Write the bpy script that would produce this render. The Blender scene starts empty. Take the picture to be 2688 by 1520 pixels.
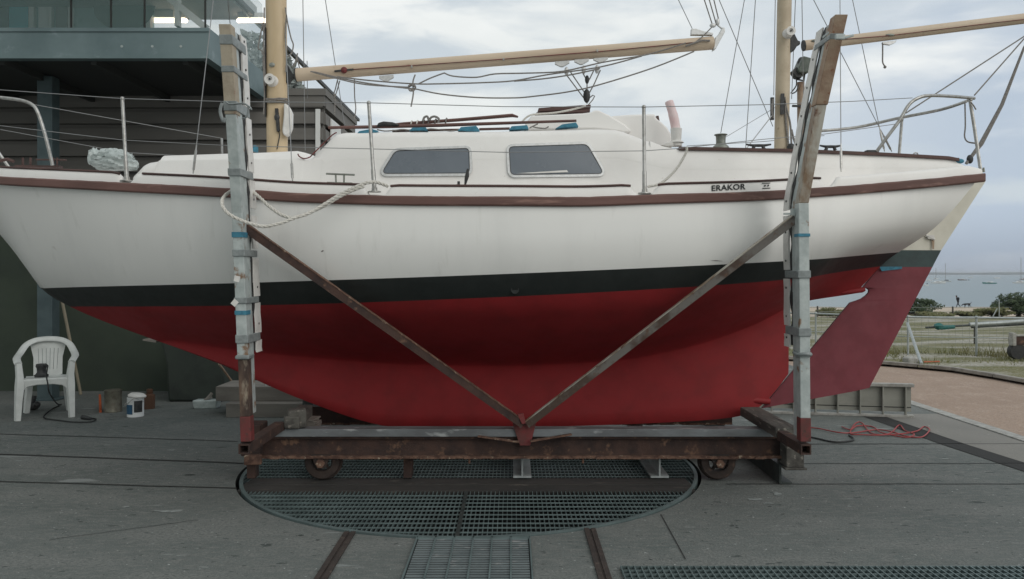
import bpy, bmesh, math, random
from mathutils import Vector, Matrix
random.seed(7)
scn = bpy.context.scene
COL = scn.collection
R = math.radians
FPX, CX, HY, CZ = 2090.7, 1344.0, 718.0, 1.5      # photo focal length in pixels, centre column, horizon row, eye height

def U(px, py, d):
    """point seen at photo pixel px, py standing d metres in front of the camera"""
    return Vector(((px - CX) * d / FPX, d, CZ - (py - HY) * d / FPX))

def UG(px, py, z=0.0):
    """point on the level z seen at photo pixel px, py"""
    d = (CZ - z) * FPX / (py - HY)
    return U(px, py, d)

# ------------------------------------------------------------------ camera
cd = bpy.data.cameras.new('camera'); cam = bpy.data.objects.new('camera', cd); COL.objects.link(cam)
cd.lens = 28.0; cd.sensor_width = 36.0; cd.shift_y = -42.0 / 2688.0; cd.clip_start = 0.05; cd.clip_end = 20000
cam.location = (0, 0, CZ); cam.rotation_euler = (R(90), 0, 0)
scn.camera = cam

# ------------------------------------------------------------------ objects
ORIG = {}
def setparent(o, p):
    if p is None: return
    o.parent = p
    off = Vector((0, 0, 0)); q = p
    while q is not None:
        off += ORIG.get(q.name, Vector((0, 0, 0))); q = q.parent
        break
    o.matrix_parent_inverse = Matrix.Translation(-ORIG.get(p.name, Vector((0, 0, 0))))

def tag(o, label=None, cat=None, group=None, kind=None):
    if label: o['label'] = label
    if cat: o['category'] = cat
    if group: o['group'] = group
    if kind: o['kind'] = kind
    return o

def thing(name, loc, label, cat, group=None):
    o = bpy.data.objects.new(name, None); COL.objects.link(o)
    o.location = loc; o.empty_display_size = .2
    ORIG[o.name] = Vector(loc)
    return tag(o, label, cat, group)

class MB:
    """collects shapes in world coordinates, builds ONE mesh object"""
    def __init__(s): s.v = []; s.f = []; s.m = []
    def add(s, vs, fs, mi=0):
        n = len(s.v); s.v += [Vector(a) for a in vs]
        for f in fs: s.f.append([n + i for i in f]); s.m.append(mi)
        return s
    def box(s, c, size, rz=0, mi=0, M=None):
        x, y, z = size[0] / 2, size[1] / 2, size[2] / 2
        p = [Vector((a * x, b * y, e * z)) for a in (-1, 1) for b in (-1, 1) for e in (-1, 1)]
        m = M if M is not None else Matrix.Rotation(rz, 3, 'Z')
        p = [m @ q + Vector(c) for q in p]
        return s.add(p, [(0, 1, 3, 2), (4, 6, 7, 5), (0, 4, 5, 1), (2, 3, 7, 6), (0, 2, 6, 4), (1, 5, 7, 3)], mi)
    def bx(s, x0, x1, y0, y1, z0, z1, mi=0):
        return s.box(((x0 + x1) / 2, (y0 + y1) / 2, (z0 + z1) / 2), (abs(x1 - x0), abs(y1 - y0), abs(z1 - z0)), 0, mi)
    def post(s, pts, wx, wy, mi=0):
        """axis-aligned rectangular section carried along steep points (x,y,z = section centre)"""
        vs = []; fs = []
        for p in pts:
            for a, b in ((-1, -1), (1, -1), (1, 1), (-1, 1)):
                vs.append((p[0] + a * wx / 2, p[1] + b * wy / 2, p[2]))
        n = len(pts)
        for i in range(n - 1):
            for k in range(4):
                fs.append((i * 4 + k, i * 4 + (k + 1) % 4, i * 4 + 4 + (k + 1) % 4, i * 4 + 4 + k))
        fs += [(3, 2, 1, 0), tuple(n * 4 - 4 + k for k in range(4))]
        return s.add(vs, fs, mi)
    def beam(s, p0, p1, w, h, up=(0, 0, 1), mi=0):
        """rectangular bar p0->p1; w across, h along 'up'"""
        p0, p1 = Vector(p0), Vector(p1); t = (p1 - p0).normalized(); u = Vector(up)
        a = t.cross(u).normalized(); b = a.cross(t).normalized()
        vs = []
        for p in (p0, p1):
            for i, j in ((-1, -1), (1, -1), (1, 1), (-1, 1)): vs.append(p + a * w / 2 * i + b * h / 2 * j)
        return s.add(vs, [(3, 2, 1, 0), (4, 5, 6, 7), (0, 1, 5, 4), (1, 2, 6, 5), (2, 3, 7, 6), (3, 0, 4, 7)], mi)
    def tube(s, pts, r, n=6, mi=0, cap=True, flat=1.0):
        pts = [Vector(p) for p in pts]; k = len(pts)
        if k < 2: return s
        rs = r if isinstance(r, (list, tuple)) else [r] * k
        a = None; vs = []; fs = []
        for i, p in enumerate(pts):
            t = (pts[min(i + 1, k - 1)] - pts[max(i - 1, 0)])
            if t.length < 1e-9: t = Vector((0, 0, 1))
            t.normalize()
            if a is None:
                ref = Vector((0, 0, 1)) if abs(t.z) < .9 else Vector((0, 1, 0))
                a = t.cross(ref).normalized()
            else:
                a = (a - t * a.dot(t));
                if a.length < 1e-6: a = t.orthogonal()
                a.normalize()
            b = t.cross(a)
            for j in range(n):
                th = 2 * math.pi * j / n
                vs.append(p + (a * math.cos(th) + b * math.sin(th) * flat) * rs[i])
        for i in range(k - 1):
            for j in range(n):
                fs.append((i * n + j, i * n + (j + 1) % n, (i + 1) * n + (j + 1) % n, (i + 1) * n + j))
        if cap: fs += [tuple(range(n - 1, -1, -1)), tuple((k - 1) * n + j for j in range(n))]
        return s.add(vs, fs, mi)
    def lathe(s, c, prof, n=20, axis='Z', mi=0, M=None):
        """prof: list of (radius, height)"""
        c = Vector(c); vs = []; fs = []
        rot = {'Z': Matrix.Identity(3), 'Y': Matrix.Rotation(R(90), 3, 'X'), 'X': Matrix.Rotation(R(90), 3, 'Y')}[axis]
        if M is not None: rot = M
        for (r, h) in prof:
            for j in range(n):
                th = 2 * math.pi * j / n
                vs.append(rot @ Vector((r * math.cos(th), r * math.sin(th), h)) + c)
        k = len(prof)
        for i in range(k - 1):
            for j in range(n):
                fs.append((i * n + j, i * n + (j + 1) % n, (i + 1) * n + (j + 1) % n, (i + 1) * n + j))
        fs += [tuple(range(n - 1, -1, -1)), tuple((k - 1) * n + j for j in range(n))]
        return s.add(vs, fs, mi)
    def ring(s, c, prof, n=32, mi=0):
        """closed section (radius, offset) turned about the Y axis"""
        c = Vector(c); k = len(prof); vs = []
        for (r, h) in prof:
            for j in range(n):
                th = 2 * math.pi * j / n; vs.append(c + Vector((r * math.cos(th), h, r * math.sin(th))))
        return s.add(vs, [(i * n + j, i * n + (j + 1) % n, ((i + 1) % k) * n + (j + 1) % n, ((i + 1) % k) * n + j) for i in range(k) for j in range(n)], mi)
    def prism(s, near, far, mi=0):
        """solid between two matching outlines"""
        n = len(near); vs = list(near) + list(far)
        fs = [tuple(range(n - 1, -1, -1)), tuple(range(n, 2 * n))]
        for i in range(n): fs.append((i, (i + 1) % n, n + (i + 1) % n, n + i))
        return s.add(vs, fs, mi)
    def pix(s, outline, d0, d1, mi=0):
        """outline given in photo pixels at its own distance d0, real thickness to d1"""
        near = [U(x, y, d0) for x, y in outline]
        far = [Vector((p.x, d1, p.z)) for p in near]
        return s.prism(near, far, mi)
    def ball(s, c, r, n=10, m=7, sc=(1, 1, 1), mi=0, jit=0):
        vs = []; fs = []; c = Vector(c)
        for i in range(m + 1):
            ph = math.pi * i / m
            for j in range(n):
                th = 2 * math.pi * j / n; q = 1 + random.uniform(-jit, jit)
                vs.append(c + Vector((r * sc[0] * q * math.sin(ph) * math.cos(th), r * sc[1] * q * math.sin(ph) * math.sin(th), r * sc[2] * q * math.cos(ph))))
        for i in range(m):
            for j in range(n): fs.append((i * n + j, (i + 1) * n + j, (i + 1) * n + (j + 1) % n, i * n + (j + 1) % n))
        return s.add(vs, fs, mi)
    def build(s, name, mat, parent=None, smooth=None, bevel=0, merge=True):
        me = bpy.data.meshes.new(name)
        bm = bmesh.new()
        bv = [bm.verts.new(v) for v in s.v]
        for f, mi in zip(s.f, s.m):
            try:
                fc = bm.faces.new([bv[i] for i in f]); fc.material_index = mi
            except ValueError: pass
        if merge:
            bmesh.ops.remove_doubles(bm, verts=bm.verts, dist=1e-5)
            bmesh.ops.recalc_face_normals(bm, faces=bm.faces)
        bm.to_mesh(me); bm.free()
        for m in (mat if isinstance(mat, (list, tuple)) else [mat]): me.materials.append(m)
        o = bpy.data.objects.new(name, me); COL.objects.link(o)
        if smooth is not None:
            me.polygons.foreach_set('use_smooth', [True] * len(me.polygons))
            me.set_sharp_from_angle(angle=R(smooth))
        if bevel:
            b = o.modifiers.new('bevel', 'BEVEL'); b.width = bevel; b.segments = 2; b.limit_method = 'ANGLE'; b.angle_limit = R(35)
            b.harden_normals = False
        setparent(o, parent)
        return o

def herm(xs, ys):
    n = len(xs); d = [(ys[i + 1] - ys[i]) / (xs[i + 1] - xs[i]) for i in range(n - 1)]
    m = [d[0]] + [0.0] * (n - 2) + [d[-1]]
    for i in range(1, n - 1):
        if d[i - 1] * d[i] > 0:
            w1 = 2 * (xs[i + 1] - xs[i]) + xs[i] - xs[i - 1]; w2 = xs[i + 1] - xs[i] + 2 * (xs[i] - xs[i - 1])
            m[i] = (w1 + w2) / (w1 / d[i - 1] + w2 / d[i])
    def f(x):
        if x <= xs[0]: return ys[0] + m[0] * (x - xs[0])
        if x >= xs[-1]: return ys[-1] + m[-1] * (x - xs[-1])
        i = 0
        while x > xs[i + 1]: i += 1
        h = xs[i + 1] - xs[i]; t = (x - xs[i]) / h
        return (ys[i] * (1 + 2 * t) * (1 - t) ** 2 + h * m[i] * t * (1 - t) ** 2 + ys[i + 1] * t * t * (3 - 2 * t) + h * m[i + 1] * t * t * (t - 1))
    return f
def lin(xs, ys):
    def f(x):
        if x <= xs[0]: return ys[0]
        if x >= xs[-1]: return ys[-1]
        i = 0
        while x > xs[i + 1]: i += 1
        return ys[i] + (ys[i + 1] - ys[i]) * (x - xs[i]) / (xs[i + 1] - xs[i])
    return f
def smooth_path(pts, per=6):
    """Catmull-Rom through points"""
    P = [Vector(p) for p in pts]; out = []
    for i in range(len(P) - 1):
        a, b, c, d = P[max(i - 1, 0)], P[i], P[i + 1], P[min(i + 2, len(P) - 1)]
        for k in range(per):
            t = k / per
            out.append(.5 * ((2 * b) + (c - a) * t + (2 * a - 5 * b + 4 * c - d) * t * t + (3 * b - a - 3 * c + d) * t ** 3))
    return out + [P[-1]]

# ------------------------------------------------------------------ materials
def mat(name, c, r=.6, metal=0.0, c2=None, sc=6, lo=.42, hi=.62, c3=None, sc3=30, lo3=.62, hi3=.68, bump=0.0, bsc=60, stretch=(1, 1, 1), spec=.5, det=6, emit=None, coat=0):
    m = bpy.data.materials.new(name); m.use_nodes = True
    t = m.node_tree; N = t.nodes; L = t.links; b = N['Principled BSDF']
    b.inputs['Base Color'].default_value = (*c, 1); b.inputs['Roughness'].default_value = r
    b.inputs['Metallic'].default_value = metal; b.inputs['Specular IOR Level'].default_value = spec
    if coat: b.inputs['Coat Weight'].default_value = coat; b.inputs['Coat Roughness'].default_value = .15
    if emit:
        b.inputs['Emission Color'].default_value = (*emit[0], 1); b.inputs['Emission Strength'].default_value = emit[1]
    if c2 is None and not bump: return m
    tc = N.new('ShaderNodeTexCoord'); mp = N.new('ShaderNodeMapping'); mp.inputs['Scale'].default_value = stretch
    L.new(tc.outputs['Object'], mp.inputs['Vector'])
    def noise(scale, d, rough=.6):
        n = N.new('ShaderNodeTexNoise'); n.inputs['Scale'].default_value = scale; n.inputs['Detail'].default_value = d
        n.inputs['Roughness'].default_value = rough
        L.new(mp.outputs['Vector'], n.inputs['Vector']); return n
    def mixc(fac, lo_, hi_, a, col):
        mr = N.new('ShaderNodeMapRange'); mr.inputs['From Min'].default_value = lo_; mr.inputs['From Max'].default_value = hi_
        L.new(fac, mr.inputs['Value'])
        mx = N.new('ShaderNodeMix'); mx.data_type = 'RGBA'
        L.new(mr.outputs['Result'], mx.inputs['Factor'])
        if isinstance(a, tuple): mx.inputs['A'].default_value = (*a, 1)
        else: L.new(a, mx.inputs['A'])
        mx.inputs['B'].default_value = (*col, 1)
        return mx.outputs['Result'], mr.outputs['Result']
    out = c
    if c2 is not None:
        out, _ = mixc(noise(sc, det).outputs['Fac'], lo, hi, out, c2)
        if c3 is not None: out, _ = mixc(noise(sc3, 4).outputs['Fac'], lo3, hi3, out, c3)
        L.new(out, b.inputs['Base Color'])
        rn = N.new('ShaderNodeMapRange'); rn.inputs['To Min'].default_value = max(r - .1, .03); rn.inputs['To Max'].default_value = min(r + .12, 1)
        L.new(noise(sc * 2.3, 3).outputs['Fac'], rn.inputs['Value']); L.new(rn.outputs['Result'], b.inputs['Roughness'])
    if bump:
        bp = N.new('ShaderNodeBump'); bp.inputs['Strength'].default_value = bump; bp.inputs['Distance'].default_value = .01
        L.new(noise(bsc, 5).outputs['Fac'], bp.inputs['Height']); L.new(bp.outputs['Normal'], b.inputs['Normal'])
    return m

M = {}
M['gel'] = mat('white_topside_gelcoat', (.80, .79, .765), .34, c2=(.74, .732, .71), sc=2.2, lo=.5, hi=.75, c3=(.68, .67, .64), sc3=7, lo3=.61, hi3=.80, bump=.03, bsc=9, stretch=(1.6, 1, .22))
M['deck'] = mat('cream_deck_gelcoat', (.80, .78, .755), .42, c2=(.74, .715, .69), sc=3.5, lo=.48, hi=.75, c3=(.62, .58, .54), sc3=22, lo3=.69, hi3=.78, bump=.04, bsc=30)
M['boot'] = mat('black_boot_stripe', (.012, .015, .014), .5, c2=(.020, .023, .022), sc=9, lo=.4, hi=.7)
M['red'] = mat('red_antifouling', (.255, .011, .014), .66, c2=(.21, .009, .011), sc=5, c3=(.28, .022, .024), sc3=40, lo3=.66, hi3=.75, bump=.06, bsc=90)
M['rudred'] = mat('dull_red_antifouling', (.19, .034, .046), .68, c2=(.16, .026, .036), sc=6, c3=(.22, .05, .06), sc3=45, lo3=.66, hi3=.75, bump=.06, bsc=90)
M['boot2'] = mat('grey_green_stripe', (.035, .062, .062), .6, c2=(.028, .045, .047), sc=12)
M['rudwhite'] = mat('cream_rudder_head', (.66, .635, .55), .45, c2=(.60, .575, .49), sc=7, c3=(.3, .2, .12), sc3=18, lo3=.70, hi3=.76)
M['teak'] = mat('weathered_teak', (.175, .092, .078), .75, c2=(.105, .056, .048), sc=5, lo=.35, hi=.7, c3=(.28, .165, .135), sc3=14, lo3=.6, hi3=.72, bump=.25, bsc=50, stretch=(.12, 1, 1))
M['teakdark'] = mat('dark_teak', (.10, .055, .048), .75, c2=(.06, .034, .03), sc=8, bump=.25, bsc=60, stretch=(.15, 1, 1))
M['spar'] = mat('cream_painted_spar', (.545, .42, .265), .45, c2=(.48, .365, .225), sc=6, c3=(.40, .29, .16), sc3=25, lo3=.68, hi3=.76, stretch=(1, 1, .35))
M['boom'] = mat('faded_cream_boom', (.56, .45, .335), .5, c2=(.48, .37, .27), sc=5, c3=(.38, .28, .2), sc3=30, lo3=.66, hi3=.74, stretch=(.3, 1, 1))
M['boomlow'] = mat('mizzen_cream_paint', (.50, .415, .30), .5, c2=(.42, .34, .24), sc=6, c3=(.33, .26, .18), sc3=25, lo3=.66, hi3=.74)
M['steel'] = mat('stainless_steel', (.45, .445, .43), .42, .75, c2=(.33, .32, .30), sc=30)
M['wire'] = mat('rigging_wire', (.30, .30, .30), .45, .6)
M['alu'] = mat('anodised_alu_frame', (.66, .66, .66), .4, .35, c2=(.56, .56, .55), sc=40)
M['glass'] = mat('grey_curtained_glass', (.155, .175, .20), .24, c2=(.14, .16, .185), sc=3, spec=.4, bump=.04, bsc=220)
M['seal'] = mat('black_rubber', (.018, .018, .019), .7, c2=(.03, .03, .03), sc=30)
M['rope'] = mat('white_rope', (.70, .68, .63), .85, c2=(.52, .49, .44), sc=120, lo=.4, hi=.6, bump=.5, bsc=200)
M['ropegrey'] = mat('weathered_grey_rope', (.25, .235, .22), .9, c2=(.17, .155, .145), sc=90, bump=.4, bsc=200)
M['dark'] = mat('black_fitting', (.022, .023, .024), .55, c2=(.045, .045, .045), sc=30)
M['bronze'] = mat('dull_bronze', (.27, .28, .25), .5, .4, c2=(.2, .21, .18), sc=25)
M['pale'] = mat('pale_plastic', (.72, .70, .67), .45, c2=(.62, .6, .57), sc=12)
M['pink'] = mat('faded_pink_float', (.72, .52, .52), .6, c2=(.78, .70, .69), sc=7, lo=.35, hi=.65)
M['blue'] = mat('blue_masking_tape', (.05, .21, .30), .7, c2=(.035, .15, .22), sc=30)
M['duct'] = mat('grey_duct_tape', (.25, .275, .275), .5, c2=(.19, .21, .21), sc=25, bump=.25, bsc=60)
M['galv'] = mat('galvanised_steel', (.47, .51, .50), .55, .08, c2=(.33, .37, .365), sc=14, lo=.35, hi=.65, c3=(.22, .14, .09), sc3=9, lo3=.60, hi3=.68, bump=.12, bsc=50)
M['galvrust'] = mat('rust_streaked_steel', (.44, .42, .37), .65, .1, c2=(.23, .155, .10), sc=7, lo=.44, hi=.62, c3=(.13, .06, .035), sc3=18, lo3=.58, hi3=.66, bump=.25, bsc=45, stretch=(1, 1, .5))
M['rusttan'] = mat('tan_rusted_steel', (.36, .265, .19), .75, c2=(.27, .17, .115), sc=9, c3=(.2, .075, .035), sc3=14, lo3=.62, hi3=.68, bump=.3, bsc=45)
M['bracegrey'] = mat('grey_rusting_angle', (.17, .155, .14), .75, .1, c2=(.085, .055, .042), sc=6, lo=.44, hi=.56, c3=(.13, .075, .05), sc3=15, lo3=.6, hi3=.68, bump=.3, bsc=40)
M['tan'] = mat('stained_tan_steel', (.40, .345, .265), .75, c2=(.32, .265, .20), sc=9, c3=(.24, .085, .045), sc3=9, lo3=.64, hi3=.70, bump=.3, bsc=45)
M['ruststub'] = mat('rust_mottled_tube', (.13, .085, .06), .85, c2=(.05, .032, .026), sc=9, lo=.42, hi=.58, c3=(.30, .25, .19), sc3=11, lo3=.56, hi3=.66, bump=.4, bsc=45, stretch=(1, 1, .4))
M['rustdeep'] = mat('greasy_dark_rust', (.040, .026, .021), .8, c2=(.022, .016, .014), sc=10, c3=(.09, .055, .04), sc3=16, lo3=.6, hi3=.7, bump=.4, bsc=40)
M['rust'] = mat('dark_rust', (.062, .033, .025), .85, c2=(.030, .018, .016), sc=8, lo=.38, hi=.62, c3=(.14, .078, .05), sc3=13, lo3=.60, hi3=.70, bump=.5, bsc=40)
M['rustedge'] = mat('flaking_rust_edge', (.17, .095, .065), .85, c2=(.07, .035, .025), sc=20, lo=.4, hi=.6, c3=(.34, .27, .2), sc3=26, lo3=.6, hi3=.66, bump=.5, bsc=60)
M['redox'] = mat('red_oxide_primer', (.17, .028, .028), .7, c2=(.10, .032, .028), sc=9, c3=(.06, .03, .024), sc3=20, lo3=.6, hi3=.7, bump=.2, bsc=50)
M['greyrail'] = mat('worn_grey_channel', (.185, .20, .21), .65, .05, c2=(.115, .12, .125), sc=5, lo=.42, hi=.6, c3=(.33, .34, .34), sc3=16, lo3=.57, hi3=.68, bump=.2, bsc=40, stretch=(.35, 1, 1))
M['ibeam'] = mat('bright_galvanised_beam', (.42, .45, .45), .45, .3, c2=(.33, .36, .36), sc=18)
M['timber'] = mat('old_grey_timber', (.105, .10, .088), .9, c2=(.052, .048, .043), sc=12, c3=(.22, .2, .175), sc3=30, lo3=.58, hi3=.68, bump=.5, bsc=50, stretch=(1, .2, 1))
M['darkrail'] = mat('dark_steel_channel', (.022, .030, .029), .6, c2=(.04, .045, .042), sc=10)
M['grate'] = mat('galvanised_grating', (.175, .23, .23), .5, .35, c2=(.12, .16, .16), sc=5, lo=.35, hi=.65)
M['grate2'] = mat('worn_flat_grating', (.20, .235, .24), .5, .2, c2=(.15, .18, .185), sc=8, c3=(.34, .35, .35), sc3=22, lo3=.6, hi3=.68, stretch=(.4, 1, 1))
M['pit'] = mat('dark_pit', (.012, .015, .015), .9)
M['plate'] = mat('dark_rail_plate', (.040, .036, .033), .8, c2=(.026, .025, .024), sc=7, c3=(.085, .075, .065), sc3=18, lo3=.62, hi3=.7, bump=.25, bsc=50, stretch=(.3, 1, 1))
M['rail'] = mat('brown_rusty_rail', (.045, .034, .029), .8, c2=(.03, .023, .02), sc=10, c3=(.085, .065, .053), sc3=22, lo3=.6, hi3=.7, bump=.35, bsc=50)
M['joint'] = mat('dark_joint', (.022, .022, .021), .95)
M['boards'] = mat('grey_brown_weatherboard', (.165, .155, .142), .75, c2=(.125, .118, .108), sc=3, lo=.35, hi=.7, stretch=(.2, 1, 1))
M['olive'] = mat('dark_olive_wall', (.042, .056, .040), .85, c2=(.034, .046, .034), sc=2.5)
M['olive2'] = mat('dark_tarpaulin', (.034, .044, .035), .75, c2=(.024, .031, .026), sc=4, bump=.3, bsc=7)
M['fascia'] = mat('galvanised_fascia', (.15, .205, .213), .6, .05, c2=(.105, .152, .16), sc=1.6, lo=.4, hi=.65, c3=(.22, .275, .285), sc3=5, lo3=.62, hi3=.75)
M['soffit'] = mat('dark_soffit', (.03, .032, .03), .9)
M['column'] = mat('blue_grey_column', (.068, .098, .105), .6, .05, c2=(.05, .075, .082), sc=5)
M['whitewall'] = mat('white_paint', (.72, .72, .70), .6, c2=(.66, .66, .64), sc=5)
M['teal'] = mat('teal_blind', (.05, .40, .50), .7, c2=(.045, .36, .45), sc=4)
M['lamp'] = mat('lit_bulkhead_lamp', (.9, .85, .75), .4, emit=((1.0, .80, .60), 4.0))
M['chair'] = mat('white_moulded_plastic', (.62, .64, .62), .5, c2=(.55, .57, .55), sc=8, bump=.04, bsc=100)
M['formply'] = mat('grey_green_form_panel', (.30, .30, .265), .75, c2=(.25, .25, .22), sc=6, c3=(.30, .29, .26), sc3=18, lo3=.62, hi3=.72, stretch=(.3, 1, 1))
M['formedge'] = mat('pale_panel_edge', (.36, .355, .33), .7, c2=(.24, .23, .21), sc=14, c3=(.48, .47, .45), sc3=28, lo3=.62, hi3=.7)
M['cordred'] = mat('red_cord', (.30, .04, .04), .55)
M['cordblack'] = mat('black_cord', (.014, .015, .015), .6)
M['bag'] = mat('white_plastic_bag', (.50, .55, .54), .35, c2=(.38, .43, .42), sc=9, bump=.9, bsc=22)
M['tin'] = mat('bare_tin', (.20, .19, .15), .45, .5, c2=(.13, .115, .09), sc=14)
M['orange'] = mat('orange_paint', (.42, .085, .025), .6)
M['paintblue'] = mat('blue_label', (.02, .085, .16), .5)
M['brown'] = mat('brown_glass', (.10, .05, .03), .4)
M['wood'] = mat('pale_broomstick', (.34, .30, .22), .7, c2=(.26, .23, .17), sc=12, stretch=(1, 1, .2))
M['block'] = mat('pale_sawn_timber', (.24, .22, .195), .85, c2=(.18, .163, .145), sc=7, bump=.2, bsc=40, stretch=(.25, 1, 1))
M['kerb'] = mat('grey_timber_kerb', (.30, .28, .25), .85, c2=(.20, .185, .165), sc=10, bump=.3, bsc=40)
M['pipe'] = mat('galvanised_pipe', (.40, .43, .43), .5, .4, c2=(.32, .345, .345), sc=20)
M['mesh'] = mat('fence_wire', (.25, .27, .26), .6, .3)
M['bark'] = mat('bark', (.09, .07, .055), .9, c2=(.05, .04, .03), sc=12, bump=.5, bsc=30)
M['leaf'] = mat('bush_leaf', (.055, .085, .035), .7, c2=(.03, .05, .022), sc=2.5, c3=(.10, .12, .06), sc3=4, lo3=.55, hi3=.7)
M['leafgrey'] = mat('grey_leaf', (.27, .295, .285), .8, c2=(.20, .225, .215), sc=2.5)
M['dune'] = mat('dune_grass', (.17, .165, .075), .85, c2=(.11, .125, .05), sc=3)
M['skin'] = mat('skin', (.35, .2, .14), .6)
M['cloth'] = mat('black_clothing', (.014, .016, .02), .85)
M['hair'] = mat('dark_hair', (.02, .015, .012), .7)
M['fur'] = mat('black_fur', (.013, .013, .014), .8)
M['bw'] = mat('boat_white', (.72, .73, .73), .4)
M['bteal'] = mat('boat_teal', (.10, .27, .26), .4)
M['bnavy'] = mat('boat_dark', (.05, .06, .08), .4)
M['bred'] = mat('boat_brown', (.15, .09, .085), .5)
M['spot'] = mat('floodlight_body', (.105, .125, .105), .55, c2=(.075, .09, .075), sc=20)
# ------------------------------------------------------------------ world and light
SUN_EL, SUN_AZ = R(32), R(139)          # azimuth clockwise from +Y: behind the camera, to its right
sdir = Vector((math.sin(SUN_AZ) * math.cos(SUN_EL), math.cos(SUN_AZ) * math.cos(SUN_EL), math.sin(SUN_EL)))
w = bpy.data.worlds.new('World'); scn.world = w; w.use_nodes = True
N = w.node_tree.nodes; L = w.node_tree.links; bg = N['Background']; bg.inputs['Strength'].default_value = .10
sky = N.new('ShaderNodeTexSky'); sky.sky_type = 'NISHITA'; sky.sun_disc = False
sky.sun_elevation = SUN_EL; sky.sun_rotation = SUN_AZ; sky.dust_density = 2.0
tc = N.new('ShaderNodeTexCoord')
def wnoise(sc, det, stretch, off=(0, 0, 0)):
    mp = N.new('ShaderNodeMapping'); mp.inputs['Scale'].default_value = stretch; mp.inputs['Location'].default_value = off
    L.new(tc.outputs['Generated'], mp.inputs['Vector'])
    n = N.new('ShaderNodeTexNoise'); n.inputs['Scale'].default_value = sc; n.inputs['Detail'].default_value = det; n.inputs['Roughness'].default_value = .5
    n.inputs['Distortion'].default_value = .35
    L.new(mp.outputs['Vector'], n.inputs['Vector']); return n.outputs['Fac']
def wmix(fac, lo, hi, a, b_):
    mr = N.new('ShaderNodeMapRange'); mr.interpolation_type = 'SMOOTHSTEP'
    mr.inputs['From Min'].default_value = lo; mr.inputs['From Max'].default_value = hi; L.new(fac, mr.inputs['Value'])
    mx = N.new('ShaderNodeMix'); mx.data_type = 'RGBA'; L.new(mr.outputs['Result'], mx.inputs['Factor'])
    for k, v in (('A', a), ('B', b_)):
        if isinstance(v, tuple): mx.inputs[k].default_value = (*v, 1)
        else: L.new(v, mx.inputs[k])
    return mx.outputs['Result']
def dotdir(v):
    d = N.new('ShaderNodeVectorMath'); d.operation = 'DOT_PRODUCT'; L.new(tc.outputs['Generated'], d.inputs[0]); d.inputs[1].default_value = v
    return d.outputs['Value']
# cloud deck: bright white towards the left, cooler grey-blue to the right and low down
base = wmix(dotdir((1, 0, 0)), .06, .56, (8.3, 8.65, 8.6), (4.9, 5.75, 6.8))
base = wmix(wnoise(3.1, 5, (1, 1, 3.0), (.3, .1, .45)), .47, .66, base, (9.1, 9.35, 9.25))
base = wmix(wnoise(4.6, 6, (1, 1, 3.4), (2.2, .7, 0)), .46, .64, base, (5.9, 6.6, 7.15))
low = wmix(dotdir((0, 0, 1)), -.01, .085, (3.4, 3.95, 4.75), base)
lowside = wmix(dotdir((1, 0, 0)), .15, .48, base, low)
front = wmix(dotdir((0, -1, 0)), -.25, .6, lowside, (4.45, 4.85, 4.78))
blue = wmix(wnoise(2.4, 4, (1, 1, 2.4), (5, 2, 1)), .74, .86, front, sky.outputs['Color'])
L.new(blue, bg.inputs['Color'])
sl = bpy.data.lights.new('sun', 'SUN'); sl.energy = 1.4; sl.angle = R(55); sl.color = (1.0, .965, .92)
so = bpy.data.objects.new('sun', sl); COL.objects.link(so); so.location = (4, -6, 9)
so.rotation_euler = sdir.to_track_quat('Z', 'Y').to_euler()
scn.view_settings.view_transform = 'Standard'; scn.view_settings.look = 'None'
scn.view_settings.exposure = 0; scn.view_settings.gamma = 1

# ------------------------------------------------------------------ ground materials
def layers(name, base, lay, rough=.9, bump=(), spec=.3):
    """lay: (scale, lo, hi, colour, stretch)"""
    m = bpy.data.materials.new(name); m.use_nodes = True
    t = m.node_tree; n_ = t.nodes; l_ = t.links; b = n_['Principled BSDF']
    b.inputs['Roughness'].default_value = rough; b.inputs['Specular IOR Level'].default_value = spec
    tc_ = n_.new('ShaderNodeTexCoord'); out = None
    def nz(sc, st, det=6):
        mp = n_.new('ShaderNodeMapping'); mp.inputs['Scale'].default_value = st; mp.inputs['Location'].default_value = (sc * .37, sc * .11, 0)
        l_.new(tc_.outputs['Object'], mp.inputs['Vector'])
        k = n_.new('ShaderNodeTexNoise'); k.inputs['Scale'].default_value = sc; k.inputs['Detail'].default_value = det
        l_.new(mp.outputs['Vector'], k.inputs['Vector']); return k.outputs['Fac']
    for (sc, lo, hi, c, st) in lay:
        mr = n_.new('ShaderNodeMapRange'); mr.inputs['From Min'].default_value = lo; mr.inputs['From Max'].default_value = hi
        l_.new(nz(sc, st), mr.inputs['Value'])
        mx = n_.new('ShaderNodeMix'); mx.data_type = 'RGBA'; l_.new(mr.outputs['Result'], mx.inputs['Factor'])
        if out is None: mx.inputs['A'].default_value = (*base, 1)
        else: l_.new(out, mx.inputs['A'])
        mx.inputs['B'].default_value = (*c, 1); out = mx.outputs['Result']
    l_.new(out, b.inputs['Base Color'])
    if bump:
        bp = n_.new('ShaderNodeBump'); bp.inputs['Strength'].default_value = bump[0]; bp.inputs['Distance'].default_value = .01
        l_.new(nz(bump[1], (1, 1, 1), 8), bp.inputs['Height']); l_.new(bp.outputs['Normal'], b.inputs['Normal'])
    return m
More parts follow.
